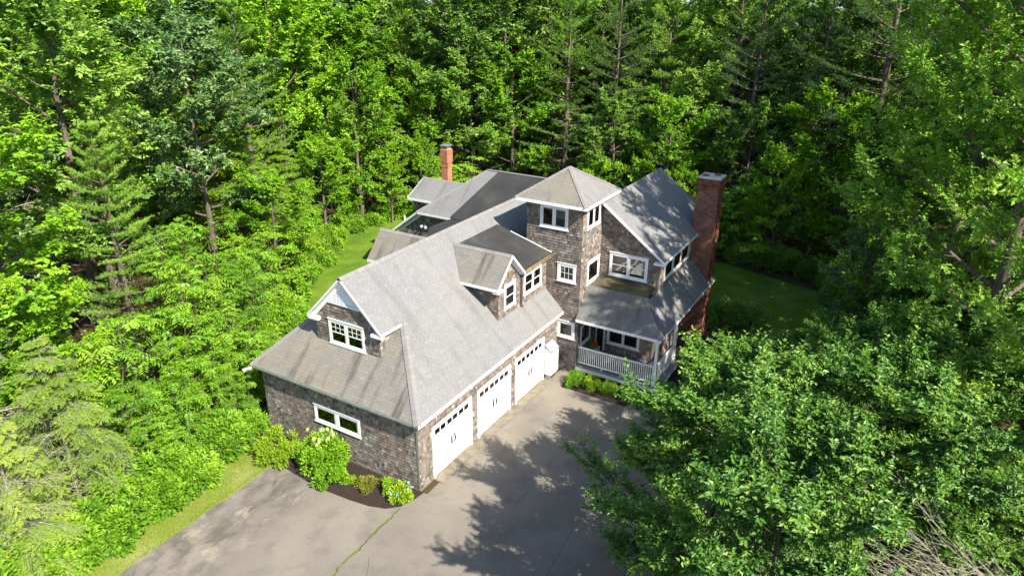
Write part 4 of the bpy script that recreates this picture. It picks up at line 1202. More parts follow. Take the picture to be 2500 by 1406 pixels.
    return wood.mesh('trunk', bark), crown

def compound(seed, H, R, mat, bark, stems=5, branches=11, fronds=8, leaflets=13, frond=0.55, leaf=(0.17, 0.06)):
    """sapling clump whose leaves are drooping feathers of leaflets"""
    rng = np.random.default_rng(seed); wood = Wood()
    P = []; D = []; N = []; T = []
    for s in range(stems):
        az = s * 2.4 + rng.uniform(-0.4, 0.4); spread = R * rng.uniform(0.15, 0.75) if s else 0.0
        h = H * rng.uniform(0.7, 1.0); top = np.array([math.cos(az) * spread, math.sin(az) * spread, h])
        b0 = np.array([math.cos(az), math.sin(az), 0]) * 0.15
        ts = np.linspace(0, 1, 6)[:, None]
        st = b0 * (1 - ts) + top * ts + np.array([math.cos(az), math.sin(az), 0]) * 0.25 * spread * np.sin(ts * np.pi)
        wood.add(st, 0.014 * H * 0.6, 0.01, 6)
        for k in range(branches):
            f = 0.12 + 0.88 * (k + rng.uniform(0, 1)) / branches
            p = b0 * (1 - f) + top * f
            a = k * 2.4 + rng.uniform(-.5, .5); Lb = R * (0.75 - 0.45 * f) * rng.uniform(0.7, 1.2)
            d = np.array([math.cos(a), math.sin(a), rng.uniform(0.1, 0.7)]); d /= np.linalg.norm(d)
            e = p + d * Lb
            wood.add(np.stack([p, (p + e) / 2 + UP * 0.05, e]), 0.02, 0.006, 4)
            bt = rng.normal(0, 0.09)
            u = rng.uniform(0.2, 1.0, fronds)[:, None]
            fp = p * (1 - u) + e * u
            fa = rng.uniform(0, 2 * np.pi, fronds)
            fd = unit(np.stack([np.cos(fa), np.sin(fa), rng.uniform(-0.1, 0.5, fronds)], 1) + 0.7 * d)
            fl = frond * rng.uniform(0.7, 1.3, fronds)
            t = (np.arange(leaflets) + 1) / leaflets
            pos = fp[:, None] + fd[:, None] * (fl[:, None] * t)[..., None] - UP * (0.45 * fl[:, None] * t ** 2)[..., None]
            sv = unit(np.cross(fd, UP))
            sg = np.where(np.arange(leaflets) % 2 == 0, 1.0, -1.0)[None, :, None]; 
            ld = unit(sv[:, None] * sg + fd[:, None] * 0.45 - UP * 0.45 + rng.normal(0, 0.12, (fronds, leaflets, 3)))
            nr = unit(UP + fd[:, None] * 0.3 + rng.normal(0, 0.25, (fronds, leaflets, 3)))
            P.append(pos.reshape(-1, 3)); D.append(ld.reshape(-1, 3)); N.append(nr.reshape(-1, 3))
            T.append((0.48 + bt + rng.normal(0, 0.06, (fronds, 1)) + rng.normal(0, 0.07, (fronds, leaflets))).ravel())
    P = np.concatenate(P); D = np.concatenate(D); N = np.concatenate(N); T = np.concatenate(T)
    sc = rng.uniform(0.75, 1.25, len(P))
    return wood.mesh('trunk', bark), leaf_mesh('crown', P, D, N, leaf[0] * sc, leaf[1] * sc, mat, T, fold=0.1)

def pine(seed, H, R, mat, bark, base=0.22, whorls=17, per=5, sub=12, tufts=8, needles=11, nl=0.20, nw=0.026, gap=0.10):
    """white pine: whorls of level limbs that carry plumes of needles"""
    rng = np.random.default_rng(seed); wood = Wood()
    trunk = np.stack([np.cumsum(rng.normal(0, 0.05, 8)) * 0.6, np.cumsum(rng.normal(0, 0.05, 8)) * 0.6, np.linspace(0, H, 8)], 1); trunk[0, :2] = 0
    wood.add(trunk, H * 0.017, 0.03, 8)
    P = []; D = []; T = []
    for w in range(whorls):
        f = base + (0.985 - base) * (w + rng.uniform(-0.2, 0.2)) / (whorls - 1); f = min(max(f, base), 0.985)
        x = f * 7; i = min(6, int(x)); p0 = trunk[i] * (1 - x + i) + trunk[i + 1] * (x - i)
        tt = (f - base) / (1 - base)
        for k in range(per):
            if rng.uniform() < gap: continue
            az = k * 2 * math.pi / per + w * 1.1 + rng.uniform(-0.35, 0.35)
            Lb = R * (1 - tt) ** 0.62 * rng.uniform(0.6, 1.15) * (0.75 + 0.25 * min(1, tt * 5)) + 0.35
            el = 0.05 + 0.75 * tt ** 1.6 + rng.uniform(-0.1, 0.12)
            d = np.array([math.cos(az) * math.cos(el), math.sin(az) * math.cos(el), math.sin(el)])
            s = np.linspace(0, 1, 5)[:, None]
            pts = p0 + d * s * Lb + UP * (0.16 * Lb * s ** 2.2 - 0.05 * Lb * s)
            wood.add(pts, 0.018 * Lb + 0.012, 0.01, 5)
            sidev = np.cross(d, UP); sidev /= np.linalg.norm(sidev)
            bt = rng.normal(0, 0.07)
            for j in range(sub):
                sj = 0.28 + 0.72 * (j + rng.uniform(0, 1)) / sub
                xx = sj * 4; ii = min(3, int(xx)); q0 = pts[ii] * (1 - xx + ii) + pts[ii + 1] * (xx - ii)
                sg = 1 if j % 2 else -1
                sd = d * 0.75 + sidev * sg * rng.uniform(0.5, 1.0) + UP * rng.uniform(0.0, 0.28)
                if j == sub - 1: sd = d + UP * 0.25
                sd /= np.linalg.norm(sd)
                Ls = min(1.5, Lb * 0.36) * (1.2 - 0.6 * sj) * rng.uniform(0.7, 1.2) + 0.15
                nt = tufts
                u = (np.arange(nt) + rng.uniform(0.2, 1, nt)) / nt
                tp = q0 + sd * (Ls * u)[:, None] + rng.normal(0, 0.05, (nt, 3))
                wood.paths.append((np.stack([q0, q0 + sd * Ls]), 0.009, 0.004, 3))
                nd = unit(sd[None, None] * 0.75 + rng.normal(0, 0.62, (nt, needles, 3)) + UP * 0.32)
                P.append(np.repeat(tp[:, None], needles, 1).reshape(-1, 3) + rng.normal(0, 0.02, (nt * needles, 3))); D.append(nd.reshape(-1, 3))
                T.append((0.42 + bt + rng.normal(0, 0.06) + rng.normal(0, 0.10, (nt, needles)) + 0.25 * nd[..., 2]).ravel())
    P = np.concatenate(P); D = np.concatenate(D); T = np.concatenate(T)
    return wood.mesh('trunk', bark), needle_mesh('crown', P, D, nl * rng.uniform(0.75, 1.2, len(P)), nw, mat, T, rng)

def hemlock(seed, H, R, mat, bark, base=0.08, limbs=60, sub=12, leaflets=13, sparse=0.0, nl=0.11, nw=0.032, droop=0.30, twigmat=None):
    """feathery limbs with flat drooping sprays"""
    rng = np.random.default_rng(seed); wood = Wood()
    trunk = np.stack([np.cumsum(rng.normal(0, 0.04, 8)), np.cumsum(rng.normal(0, 0.04, 8)), np.linspace(0, H, 8)], 1); trunk[0, :2] = 0
    wood.add(trunk, H * 0.014, 0.02, 7)
    P = []; D = []; N = []; T = []
    for k in range(limbs):
        f = base + (0.985 - base) * (k + rng.uniform(0, 1)) / limbs
        x = f * 7; i = min(6, int(x)); p0 = trunk[i] * (1 - x + i) + trunk[i + 1] * (x - i)
        tt = (f - base) / (1 - base)
        az = k * 2.39996 + rng.uniform(-0.5, 0.5)
        Lb = R * ((1 - tt) ** 0.8) * rng.uniform(0.6, 1.15) + 0.3
        el = 0.22 + 0.35 * tt + rng.uniform(-0.15, 0.15)
        d = np.array([math.cos(az) * math.cos(el), math.sin(az) * math.cos(el), math.sin(el)])
        s = np.linspace(0, 1, 6)[:, None]
        pts = p0 + d * s * Lb - UP * droop * Lb * s ** 2.0
        wood.add(pts, 0.010 * Lb + 0.010, 0.006, 5)
        bare = rng.uniform() < sparse
        sidev = np.cross(d, UP); sidev /= np.linalg.norm(sidev)
        bt = rng.normal(0, 0.08)
        for j in range(sub):
            sj = 0.15 + 0.85 * (j + rng.uniform(0, 1)) / sub
            xx = sj * 5; ii = min(4, int(xx)); q0 = pts[ii] * (1 - xx + ii) + pts[ii + 1] * (xx - ii)
            ld = unit(pts[ii + 1] - pts[ii])
            sg = 1 if j % 2 else -1
            sd = unit(ld * 0.8 + sidev * sg * rng.uniform(0.6, 1.1) - UP * rng.uniform(0.0, 0.25) + rng.normal(0, 0.12, 3))
            Ls = min(1.25, Lb * 0.42) * (1.15 - 0.65 * sj) * rng.uniform(0.7, 1.25) + 0.15
            tipd = -UP * 0.28
            m3 = q0 + sd * Ls * 0.55; e3 = q0 + sd * Ls + tipd * Ls
            wood.add(np.stack([q0, m3, e3]), 0.007 if not bare else 0.011, 0.003 if not bare else 0.005, 3)
            if sparse:
                for q in range(3):
                    a = q0 * 0.4 + m3 * 0.6; bdir = unit(sd + rng.normal(0, 0.7, 3)); wood.add(np.stack([a, a + bdir * Ls * 0.5]), 0.006, 0.003, 3)
            if bare and rng.uniform() < 0.75: continue
            # spray: small twiglets either side, leaflets along them
            nt = 7
            u = (np.arange(nt) + rng.uniform(0.1, 0.9, nt)) / nt
            tp = q0 + (e3 - q0) * u[:, None] + UP * (0.10 * Ls * np.sin(u * np.pi))[:, None]
            sgn = np.where(np.arange(nt) % 2 == 0, 1.0, -1.0)[:, None]
            sv = unit(np.cross(sd, UP))
            td = unit(sd[None] * 0.8 + sv[None] * sgn * 0.9 - UP * 0.15 + rng.normal(0, 0.15, (nt, 3)))
            tl = (0.42 * Ls * (1.15 - 0.6 * u) + 0.06)[:, None]
            t = (np.arange(leaflets) + 0.5) / leaflets
            pos = tp[:, None] + td[:, None] * (tl * t[None])[..., None] - UP * (0.25 * tl * t[None] ** 2)[..., None]
            sg2 = np.where(np.arange(leaflets) % 2 == 0, 1.0, -1.0)[None, :, None]
            sv2 = unit(np.cross(td, UP))
            ldv = unit(td[:, None] * 0.8 + sv2[:, None] * sg2 * 0.8 - UP * 0.1 + rng.normal(0, 0.2, (nt, leaflets, 3)))
            nr = unit(UP + rng.normal(0, 0.3, (nt, leaflets, 3)))
            P.append(pos.reshape(-1, 3)); D.append(ldv.reshape(-1, 3)); N.append(nr.reshape(-1, 3))
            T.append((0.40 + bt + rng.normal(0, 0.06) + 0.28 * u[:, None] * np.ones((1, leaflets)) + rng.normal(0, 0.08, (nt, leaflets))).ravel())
    P = np.concatenate(P); D = np.concatenate(D); N = np.concatenate(N); T = np.concatenate(T)
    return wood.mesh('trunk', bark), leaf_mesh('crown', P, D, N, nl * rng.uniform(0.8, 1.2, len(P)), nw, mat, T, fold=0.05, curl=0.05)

def shrub(seed, rx, ry, h, mat, n=2600, leaf=(0.09, 0.045), clumps=22, up=0.6, stem=None, lumpy=0.28):
    """rounded bush built of leafy clumps on many stems"""
    rng = np.random.default_rng(seed); wood = Wood()
    c = rng.normal(size=(clumps, 3)); c[:, 2] = np.abs(c[:, 2]) * 0.9 + 0.05; c = unit(c)
    rad = rng.uniform(0.55, 0.92, (clumps, 1))
    ctr = c * rad * np.array([rx, ry, h * 0.78]) + np.array([0, 0, h * 0.16])
    for q in ctr: wood.add(np.stack([rng.normal(0, 0.05, 3) * np.array([1, 1, 0]), q * np.array([0.4, 0.4, 0.55]), q]), 0.014, 0.005, 4)
    per = n // clumps
    ctone = rng.normal(0, 0.09, clumps)
    d = unit(rng.normal(size=(clumps, per, 3)))
    r = rng.uniform(0.55, 1.0, (clumps, per, 1)) * lumpy
    P = ctr[:, None] + d * r * np.array([rx, ry, h]) * rng.uniform(0.8, 1.25, (clumps, 1, 1))
    P[..., 2] = np.maximum(P[..., 2], 0.03)
    D = unit(d + 0.5 * c[:, None] + rng.normal(0, 0.5, d.shape)); N = unit(UP * up + d * 0.5 + rng.normal(0, 0.35, d.shape))
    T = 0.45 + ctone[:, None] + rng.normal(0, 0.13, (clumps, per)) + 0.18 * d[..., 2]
    sc = rng.uniform(0.75, 1.25, clumps * per)
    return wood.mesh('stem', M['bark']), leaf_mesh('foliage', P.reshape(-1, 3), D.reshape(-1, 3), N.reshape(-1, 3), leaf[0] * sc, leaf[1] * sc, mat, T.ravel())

def flower_heads(seed, pts, r, mat, n=60, size=0.03, conical=1.0):
    rng = np.random.default_rng(seed); P = []; D = []
    for p in pts:
        d = unit(rng.normal(size=(n, 3))); q = d * r * rng.uniform(0.7, 1.0, (n, 1)); q[:, 2] *= conical
        P.append(np.asarray(p) + q); D.append(unit(np.cross(d, rng.normal(size=(n, 3)))))
    P = np.concatenate(P); D = np.concatenate(D)
    N = unit(np.repeat(np.array(pts), n, 0) * 0 + (P - np.repeat(np.array(pts), n, 0)))
    return leaf_mesh('blossom', P - D * size / 2, D, N, size, size, mat, rng.uniform(0.2, 0.9, len(P)), fold=0.05, curl=0.0, belly=0.5)

def plant(name, meshes, loc, rz_, sc, label, cat, group=None, part_names=('trunk', 'crown')):
    r = empty(name, loc, rz_); r.scale = (sc, sc, sc) if not isinstance(sc, tuple) else sc
    for pn, me in zip(part_names, meshes):
        if me is not None: link(bpy.data.objects.new(pn, me), r)
    tag(r, label, cat, group)
    return r

# ---- plant prototypes (mesh data shared by all copies)
PROTO = {}
PROTO['maple'] = [broadleaf(1, 17, 4.6, L['maple'], M['bark'], 0.12, 26, 12, 10, 13, (0.165, 0.12)), broadleaf(2, 16, 4.6, L['maple'], M['bark'], 0.08, 25, 12, 10, 13, (0.165, 0.12), rise=0.4)]
PROTO['oak'] = [broadleaf(3, 19, 5.0, L['oak'], M['bark'], 0.14, 28, 12, 10, 12, (0.19, 0.115), rise=0.42), broadleaf(4, 18, 4.6, L['oak'], M['bark'], 0.10, 26, 12, 10, 12, (0.19, 0.115), rise=0.55)]
PROTO['oak_dark'] = [broadleaf(5, 19, 4.2, L['oak_dark'], M['bark'], 0.26, 24, 11, 8, 10, (0.26, 0.14), rise=0.35, up_leaf=0.6)]
PROTO['right'] = [broadleaf(6, 18, 5.0, L['right'], M['bark_dark'], 0.08, 30, 12, 9, 10, (0.20, 0.14), rise=0.5)]
PROTO['pine'] = [pine(7, 22, 4.9, L['pine'], M['bark'], 0.10), pine(8, 20, 4.4, L['pine'], M['bark'], 0.16)]
PROTO['pine_dark'] = [pine(9, 23, 5.6, L['pine_dark'], M['bark'], 0.26, whorls=17, gap=0.12)]
PROTO['hemlock'] = [hemlock(10, 13, 3.8, L['hemlock'], M['bark'], limbs=66, nl=0.13, nw=0.042), hemlock(11, 11, 3.5, L['hemlock'], M['bark'], limbs=58, nl=0.13, nw=0.042)]
PROTO['hem_pale'] = [hemlock(12, 11.5, 4.2, L['hem_pale'], M['bark_pale'], limbs=74, sub=12, sparse=0.15, nl=0.13, nw=0.038, droop=0.34)]
PROTO['hem_dead'] = [hemlock(21, 11.0, 4.4, L['hemlock'], M['dead_twig'], limbs=34, sub=9, sparse=0.75, nl=0.12, nw=0.034, droop=0.30)]
PROTO['sapling'] = [compound(13, 5.0, 2.1, L['sapling'], M['bark']), compound(14, 4.2, 2.0, L['sapling'], M['bark'], stems=4)]
PROTO['beech'] = [broadleaf(15, 8.6, 4.4, L['beech'], M['bark_dark'], 0.04, 27, 15, 10, 13, (0.135, 0.08), rise=0.36, twig_len=0.6, up_leaf=1.2, upright=0.05, top_round=0.6, droop=0.02, shoots=0.25, flat=0.3), broadleaf(16, 8.6, 4.5, L['beech'], M['bark_dark'], 0.04, 27, 15, 10, 13, (0.135, 0.08), rise=0.42, twig_len=0.6, up_leaf=1.2, upright=0.06, top_round=0.6, droop=0.02, shoots=0.25, flat=0.3)]
PROTO['giant'] = [broadleaf(26, 27, 6.2, L['right'], M['bark'], 0.10, 42, 14, 10, 11, (0.19, 0.13), rise=0.5, twig_len=0.75)]
PROTO['bush'] = [shrub(17, 1.0, 1.0, 1.25, L['sapling'], 3000, (0.16, 0.10), 26, 0.8), shrub(18, 1.15, 0.95, 1.0, L['sapling'], 2800, (0.15, 0.09), 24, 0.8)]
PROTO['dark_bush'] = [shrub(19, 1.2, 1.2, 1.7, L['oak'], 3600, (0.13, 0.08), 30, 0.7)]

KIND = {'hem_dead': ('hemlock_tree', 'half dead hemlock'),'giant': ('birch_tree', 'very tall yellow green broadleaf'),  # name, category, look
    'maple': ('maple_tree', 'bright green maple'), 'oak': ('oak_tree', 'mid green oak'), 'oak_dark': ('oak_tree', 'blue green oak with pale trunk'),
    'right': ('birch_tree', 'yellow green broadleaf'), 'pine': ('pine_tree', 'pale green pine with level plumes'), 'pine_dark': ('pine_tree', 'dark green pine with open limbs'),
    'hemlock': ('hemlock_tree', 'feathery bright green hemlock'), 'hem_pale': ('hemlock_tree', 'pale hemlock with bare grey twigs'), 'sapling': ('sapling', 'young compound leaved sapling'), 'beech': ('beech_tree', 'glossy green beech')}
PH = {'maple': (17, 16), 'oak': (19, 18), 'oak_dark': (19,), 'right': (18,), 'pine': (22, 20), 'pine_dark': (23,), 'hemlock': (13, 11), 'hem_pale': (11.5,), 'hem_dead': (11.0,), 'sapling': (5.0, 4.2), 'beech': (8.6, 8.6), 'giant': (27,)}
PLACED = []
rp = random.Random(77)
def tree(kind, x, y, h, label, group=None, var=None, rz_=None, wide=1.0):
    i = rp.randrange(len(PROTO[kind])) if var is None else var
    s = h / PH[kind][i]
    PLACED.append((x, y))
    return plant(KIND[kind][0], PROTO[kind][i], (x, y, 0), rp.uniform(0, 6.28) if rz_ is None else rz_, (s * wide, s * wide, s), label, 'tree' if kind != 'sapling' else 'sapling', group)

# trees one can single out
tree('beech', 1.2, -11.8, 9.0, 'glossy green beech spreading over the driveway opposite the middle garage door', var=0, rz_=0.4, wide=0.95)
tree('beech', -3.4, -14.4, 9.2, 'glossy green beech over the driveway opposite the garage corner', var=1, rz_=2.0, wide=0.95)
tree('beech', 6.0, -11.4, 6.6, 'glossy green beech between the overhanging beeches and the porch', var=1, rz_=4.0, wide=1.1)
tree('beech', 3.6, -16.2, 9.0, 'tall glossy beech with upright shoots behind the dead grey twigs', var=0, rz_=5.1, wide=1.0)
tree('beech', 11.2, -9.6, 4.2, 'low beech in front of the porch corner post', var=0, rz_=1.2, wide=1.1)
tree('beech', 10.4, -14.6, 6.4, 'glossy beech in front of the shaded lawn and its bushes', var=1, rz_=0.2, wide=1.15)
tree('beech', 14.6, -11.6, 3.6, 'low spreading beech beside the bushes below the big chimney', var=1, rz_=3.2, wide=1.3)
tree('beech', 9.2, -18.4, 8.0, 'glossy beech below the very tall yellow green tree', var=0, rz_=2.3, wide=1.1)
tree('beech', -7.0, -15.2, 6.6, 'low beech at the edge of the driveway away from the house', var=0, rz_=3.3, wide=1.0)
tree('beech', 15.6, -16.2, 6.0, 'low beech at the foot of the very tall yellow green tree', var=0, rz_=0.9, wide=1.25)
tree('beech', 19.6, -17.6, 6.4, 'dark shaded beech between the two tallest yellow green trees', var=1, rz_=2.9, wide=1.2)
tree('beech', 5.6, -20.4, 5.4, 'low beech behind the dead grey twigs', var=1, rz_=4.3, wide=1.25)
tree('beech', 9.6, -22.0, 6.0, 'beech at the foot of the tall trees beyond the dead twigs', var=0, rz_=1.9, wide=1.2)
tree('giant', 8.8, -21.4, 23.0, 'tall yellow green broadleaf tree standing beside the dead grey twigs', var=0, rz_=5.0, wide=0.85)
tree('giant', 15.2, -19.4, 27.0, 'very tall yellow green broadleaf tree beside the beeches', var=0, rz_=1.0, wide=0.95)
tree('giant', 21.4, -17.8, 23.5, 'tall yellow green broadleaf tree at the edge of the shaded lawn', var=0, rz_=3.0, wide=0.95)
tree('right', 27.0, -19.0, 21.0, 'yellow green broadleaf tree between the dark pines and the shaded lawn', var=0, rz_=4.6)
tree('oak_dark', 22.5, -14.2, 8.0, 'small dark blue green tree whose trunk stands at the lawn edge', var=0, rz_=3.6, wide=1.2)
tree('pine_dark', 41.5, -11.8, 26.0, 'huge dark pine with thick pale trunk beyond the shaded lawn', var=0, rz_=0.7)
tree('pine_dark', 33.0, -16.0, 25.0, 'dark open pine behind the yellow green trees', var=0, rz_=2.7)
tree('oak_dark', 9.4, 24.6, 18.0, 'tall blue green oak with straight pale trunk among bright maples', var=0, rz_=0.5)
tree('maple', 22.5, 31.5, 20.0, 'tall bright green maple beyond the slim orange chimney', var=0, rz_=0.0, wide=1.1)
tree('maple', 27.0, 27.5, 14.0, 'shorter bright maple in front of the tall one by the slim chimney', var=1, rz_=1.0)
tree('pine', 16.6, 28.4, 18.6, 'pale green pine with broad level plumes between maples', var=0, rz_=0.6, wide=1.15)
tree('oak', 40.0, 25.5, 22.0, 'big spreading oak behind the black membrane roof', var=0, rz_=0.3, wide=1.1)
tree('pine', 42.0, 14.5, 21.5, 'bright layered pine rising behind the tower roof', var=0, rz_=1.9)
tree('oak', 50.0, 9.0, 22.0, 'oak with dark trunk behind the wing roof ridge', var=1, rz_=2.2)
tree('oak', 48.0, 0.5, 22.0, 'spreading oak with heavy dark limbs behind the big chimney', var=0, rz_=4.4, wide=1.1)
tree('hemlock', 12.5, 24.6, 12.5, 'feathery hemlock leaning over the lawn strip behind the garage', var=0, rz_=0.2)
tree('hem_pale', -8.0, 11.2, 7.8, 'pale hemlock with bare grey twigs nearest the driveway verge', var=0, rz_=0.0)
tree('hem_pale', -10.6, 9.8, 6.4, 'short pale twiggy hemlock over the verge bushes', var=0, rz_=2.0)

tree('maple', -6.4, 15.6, 8.5, 'broad bright maple between the pale hemlocks and the saplings', var=1, rz_=1.0, wide=1.3)
tree('maple', -8.6, 14.0, 7.0, 'small bright maple just behind the pale hemlock by the verge', var=0, rz_=2.0, wide=1.3)
tree('hem_dead', -2.0, 29.0, 17.0, 'tall half dead hemlock with pale bare branches beside the blue green oak', var=0, rz_=3.0)
tree('hem_dead', -10.0, 12.6, 9.5, 'short half dead hemlock with grey twigs over the verge bushes', var=0, rz_=4.6)
# saplings along the edge of the woods by the garage
for i, (x, y, h) in enumerate([(-3.2, 11.2, 4.6), (-1.4, 11.9, 5.0), (0.6, 12.4, 5.4), (2.4, 13.8, 5.6), (-5.2, 11.6, 4.2), (4.2, 15.6, 6.0), (-2.2, 14.2, 6.6), (1.0, 15.6, 7.0), (6.0, 17.6, 6.4), (-5.4, 14.4, 6.4), (1.9, 11.8, 3.8), (8.2, 18.8, 6.0), (3.4, 18.6, 8.0), (-0.6, 10.6, 3.0), (-4.4, 10.2, 3.0)]):
    tree('sapling', x, y, h, 'young compound leaved sapling at the wood edge beside the garage', 'saplings along the wood edge by the garage')

# the woods
YARD = [(-40, 9.2), (-3, 9.8), (0.5, 11.4), (4, 14.0), (8, 17.2), (15, 23.4), (24.5, 27), (31, 23.5), (34.5, 15), (35.5, -4), (33, -12.5), (27, -14), (22, -13), (12, -16.5), (0, -21), (-40, -30)]
def inside(x, y, poly):
    c = False; j = len(poly) - 1
    for i in range(len(poly)):
        xi, yi = poly[i]; xj, yj = poly[j]
        if (yi > y) != (yj > y) and x < (xj - xi) * (y - yi) / (yj - yi) + xi: c = not c
        j = i
    return c
def edge_dist(x, y):
    best = 1e9
    for i in range(len(YARD)):
        ax, ay = YARD[i]; bx, by = YARD[(i + 1) % len(YARD)]
        t = max(0, min(1, ((x - ax) * (bx - ax) + (y - ay) * (by - ay)) / ((bx - ax) ** 2 + (by - ay) ** 2)))
        best = min(best, math.hypot(x - ax - t * (bx - ax), y - ay - t * (by - ay)))
    return best
rw = random.Random(2024)
cand = []
for _ in range(9000):
    x, y = rw.uniform(-14, 92), rw.uniform(-40, 92)
    cand.append((x, y))
count = {}
for x, y in cand:
    if inside(x, y, YARD): continue
    dx, dy = x - CAM.x, y - CAM.y; dist = math.hypot(dx, dy)
    ang = math.atan2(dy, dx) - YAW
    lim = R_(36.2) + math.atan2(4.5, dist)
    if abs(ang) > lim or dist > 100: continue
    if x < 20 and y < 0: continue
    e = edge_dist(x, y)
    zone = 'beside' if ang > R_(11) else ('behind' if ang > R_(-17) else 'beyond')
    if e < 2.2: space = 2.7
    elif e < 8: space = 3.3
    elif e < 26: space = 4.3
    else: space = 5.8
    if any((x - a) ** 2 + (y - b) ** 2 < space * space for a, b in PLACED): continue
    u = rw.random()
    near_left = zone == 'beside'
    if e < 2.2: kind, h = ('hemlock', rw.uniform(6, 9)) if u < (0.3 if near_left else 0.06) else (('maple', rw.uniform(6, 9)) if u < 0.7 else ('sapling', rw.uniform(5, 7)))
    elif e < 8:
        h = rw.uniform(9.5, 14.5)
        kind = ('hemlock' if u < 0.22 else 'maple' if u < 0.84 else 'pine') if near_left else ('oak' if u < 0.62 else 'hemlock' if u < 0.68 else 'maple')
    else:
        h = rw.uniform(17.5, 21.5)
        if near_left: kind = 'maple' if u < 0.50 else 'hemlock' if u < 0.56 else 'pine' if u < 0.78 else 'oak_dark' if u < 0.83 else 'oak'
        elif zone == 'behind': kind = 'oak' if u < 0.55 else 'pine' if u < 0.80 else 'maple' if u < 0.9 else 'pine_dark'
        else: kind = 'oak' if u < 0.45 else 'pine_dark' if u < 0.80 else 'pine' if u < 0.9 else 'right'
        if kind == 'hemlock': h = rw.uniform(14, 17.5)
        if e > 30: h += 1.5
    if 1.0 < x < 9.5 and 15 < y < 24: h = min(h, 7.0)
    if 34 < x < 42.5 and 8 < y < 19: continue
    place = {'beside': 'in the woods beside the garage', 'behind': 'in the woods behind the house', 'beyond': 'in the woods beyond the shaded lawn'}[zone]
    size = 'low' if h < 9.2 else 'middling' if h < 15 else 'tall'
    wd = rw.uniform(1.1, 1.38) if kind in ('maple', 'oak', 'oak_dark', 'right') else rw.uniform(1.0, 1.2)
    tree(kind, x, y, h, '%s %s %s' % (size, KIND[kind][1], place), '%s %s %s' % (size, KIND[kind][0].replace('_', ' ') + 's', place), wide=wd)

# low leafy plants along the verge and the wood edges
for i in range(96):
    if i >= 64: t = (i - 64) / 31; x = 14 + 18 * t; y = 23.0 + 4.0 * math.sin(t * 2.6) + rp.uniform(-0.6, 1.6)
    elif i < 40: x = -14.5 + i * 0.36; y = 9.0 + rp.uniform(-0.35, 1.0) + (0.6 if i > 28 else -0.3)
    else: t = (i - 40) / 24; x = 0 + 22 * t; y = 11.4 + 15.2 * t + rp.uniform(-0.3, 0.8)
    s = rp.uniform(0.8, 1.35)
    plant('bush', PROTO['bush'][i % 2], (x, y, 0), rp.uniform(0, 6.28), s, 'low leafy green bush along the edge of the garage side woods', 'bush', 'low bushes along the wood edge', ('stem', 'foliage'))
for i in range(40):
    t = i / 39
    pts = [(34.5, 14), (35.5, -4), (33, -12.2), (27, -13.6)]
    k = min(2, int(t * 3)); f = t * 3 - k
    x = pts[k][0] * (1 - f) + pts[k + 1][0] * f + rp.uniform(-0.4, 1.6); y = pts[k][1] * (1 - f) + pts[k + 1][1] * f + rp.uniform(-0.8, 0.8)
    plant('bush', PROTO['dark_bush'][0], (x, y, 0), rp.uniform(0, 6.28), rp.uniform(0.7, 1.2), 'dark leafy bush under the trees beyond the shaded lawn', 'bush', 'dark bushes beyond the shaded lawn', ('stem', 'foliage'))
for i, (x, y, s) in enumerate([(22.8, -6.9, 1.1), (23.8, -8.2, 0.9), (19.0, -8.4, 0.8), (17.2, -8.9, 0.95), (15.4, -9.2, 0.9), (14.2, -8.4, 0.7), (18.0, -10.5, 1.0), (20.4, -10.8, 0.9)]):
    plant('bush', PROTO['dark_bush'][0], (x, y, 0), rp.uniform(0, 6.28), s, 'dark leafy bush between the brick chimney and the beeches', 'bush', 'dark bushes by the big chimney', ('stem', 'foliage'))

# dead twiggy shrub by the beeches
def twiggy(seed):
    rng = np.random.default_rng(seed); wood = Wood(); P = []; D = []
    for s in range(130):
        az = rng.uniform(1.95, 3.0); d = np.array([math.cos(az) * 0.8, math.sin(az) * 0.8, rng.uniform(0.38, 0.68)]); d /= np.linalg.norm(d)
        Lb = rng.uniform(6.0, 9.5); p0 = np.array([rng.normal(0, 1.3), rng.normal(0, 0.9), 0.2])
        t = np.linspace(0, 1, 6)[:, None]
        pts = p0 + d * t * Lb + rng.normal(0, 0.35, 3) * t ** 2 * 2
        wood.add(pts, 0.017, 0.005, 4)
        for j in range(15):
            f = rng.uniform(0.35, 0.98); x = f * 5; i = min(4, int(x)); q = pts[i] * (1 - x + i) + pts[i + 1] * (x - i)
            sd = unit(d + rng.normal(0, 0.38, 3)); e = q + sd * rng.uniform(0.4, 1.3)
            wood.add(np.stack([q, (q + e) / 2 + rng.normal(0, 0.03, 3), e]), 0.008, 0.004, 3)
            if rng.uniform() < 0.3:
                for k in range(6): P.append(q + (e - q) * rng.uniform(0.2, 1)); D.append(rng.normal(size=3))
    P = np.array(P); D = np.array(D)
    return wood.mesh('stem', M['dead_twig']), leaf_mesh('foliage', P, D, unit(UP + rng.normal(0, 0.4, P.shape)), 0.09, 0.045, L['hem_pale'], rng.uniform(0.2, 0.8, len(P)))
plant('dead_shrub', twiggy(4), (4.2, -22.4, 0), 0.0, 1.0, 'mass of bare grey twigs in front of the beeches', 'shrub', None, ('stem', 'foliage'))

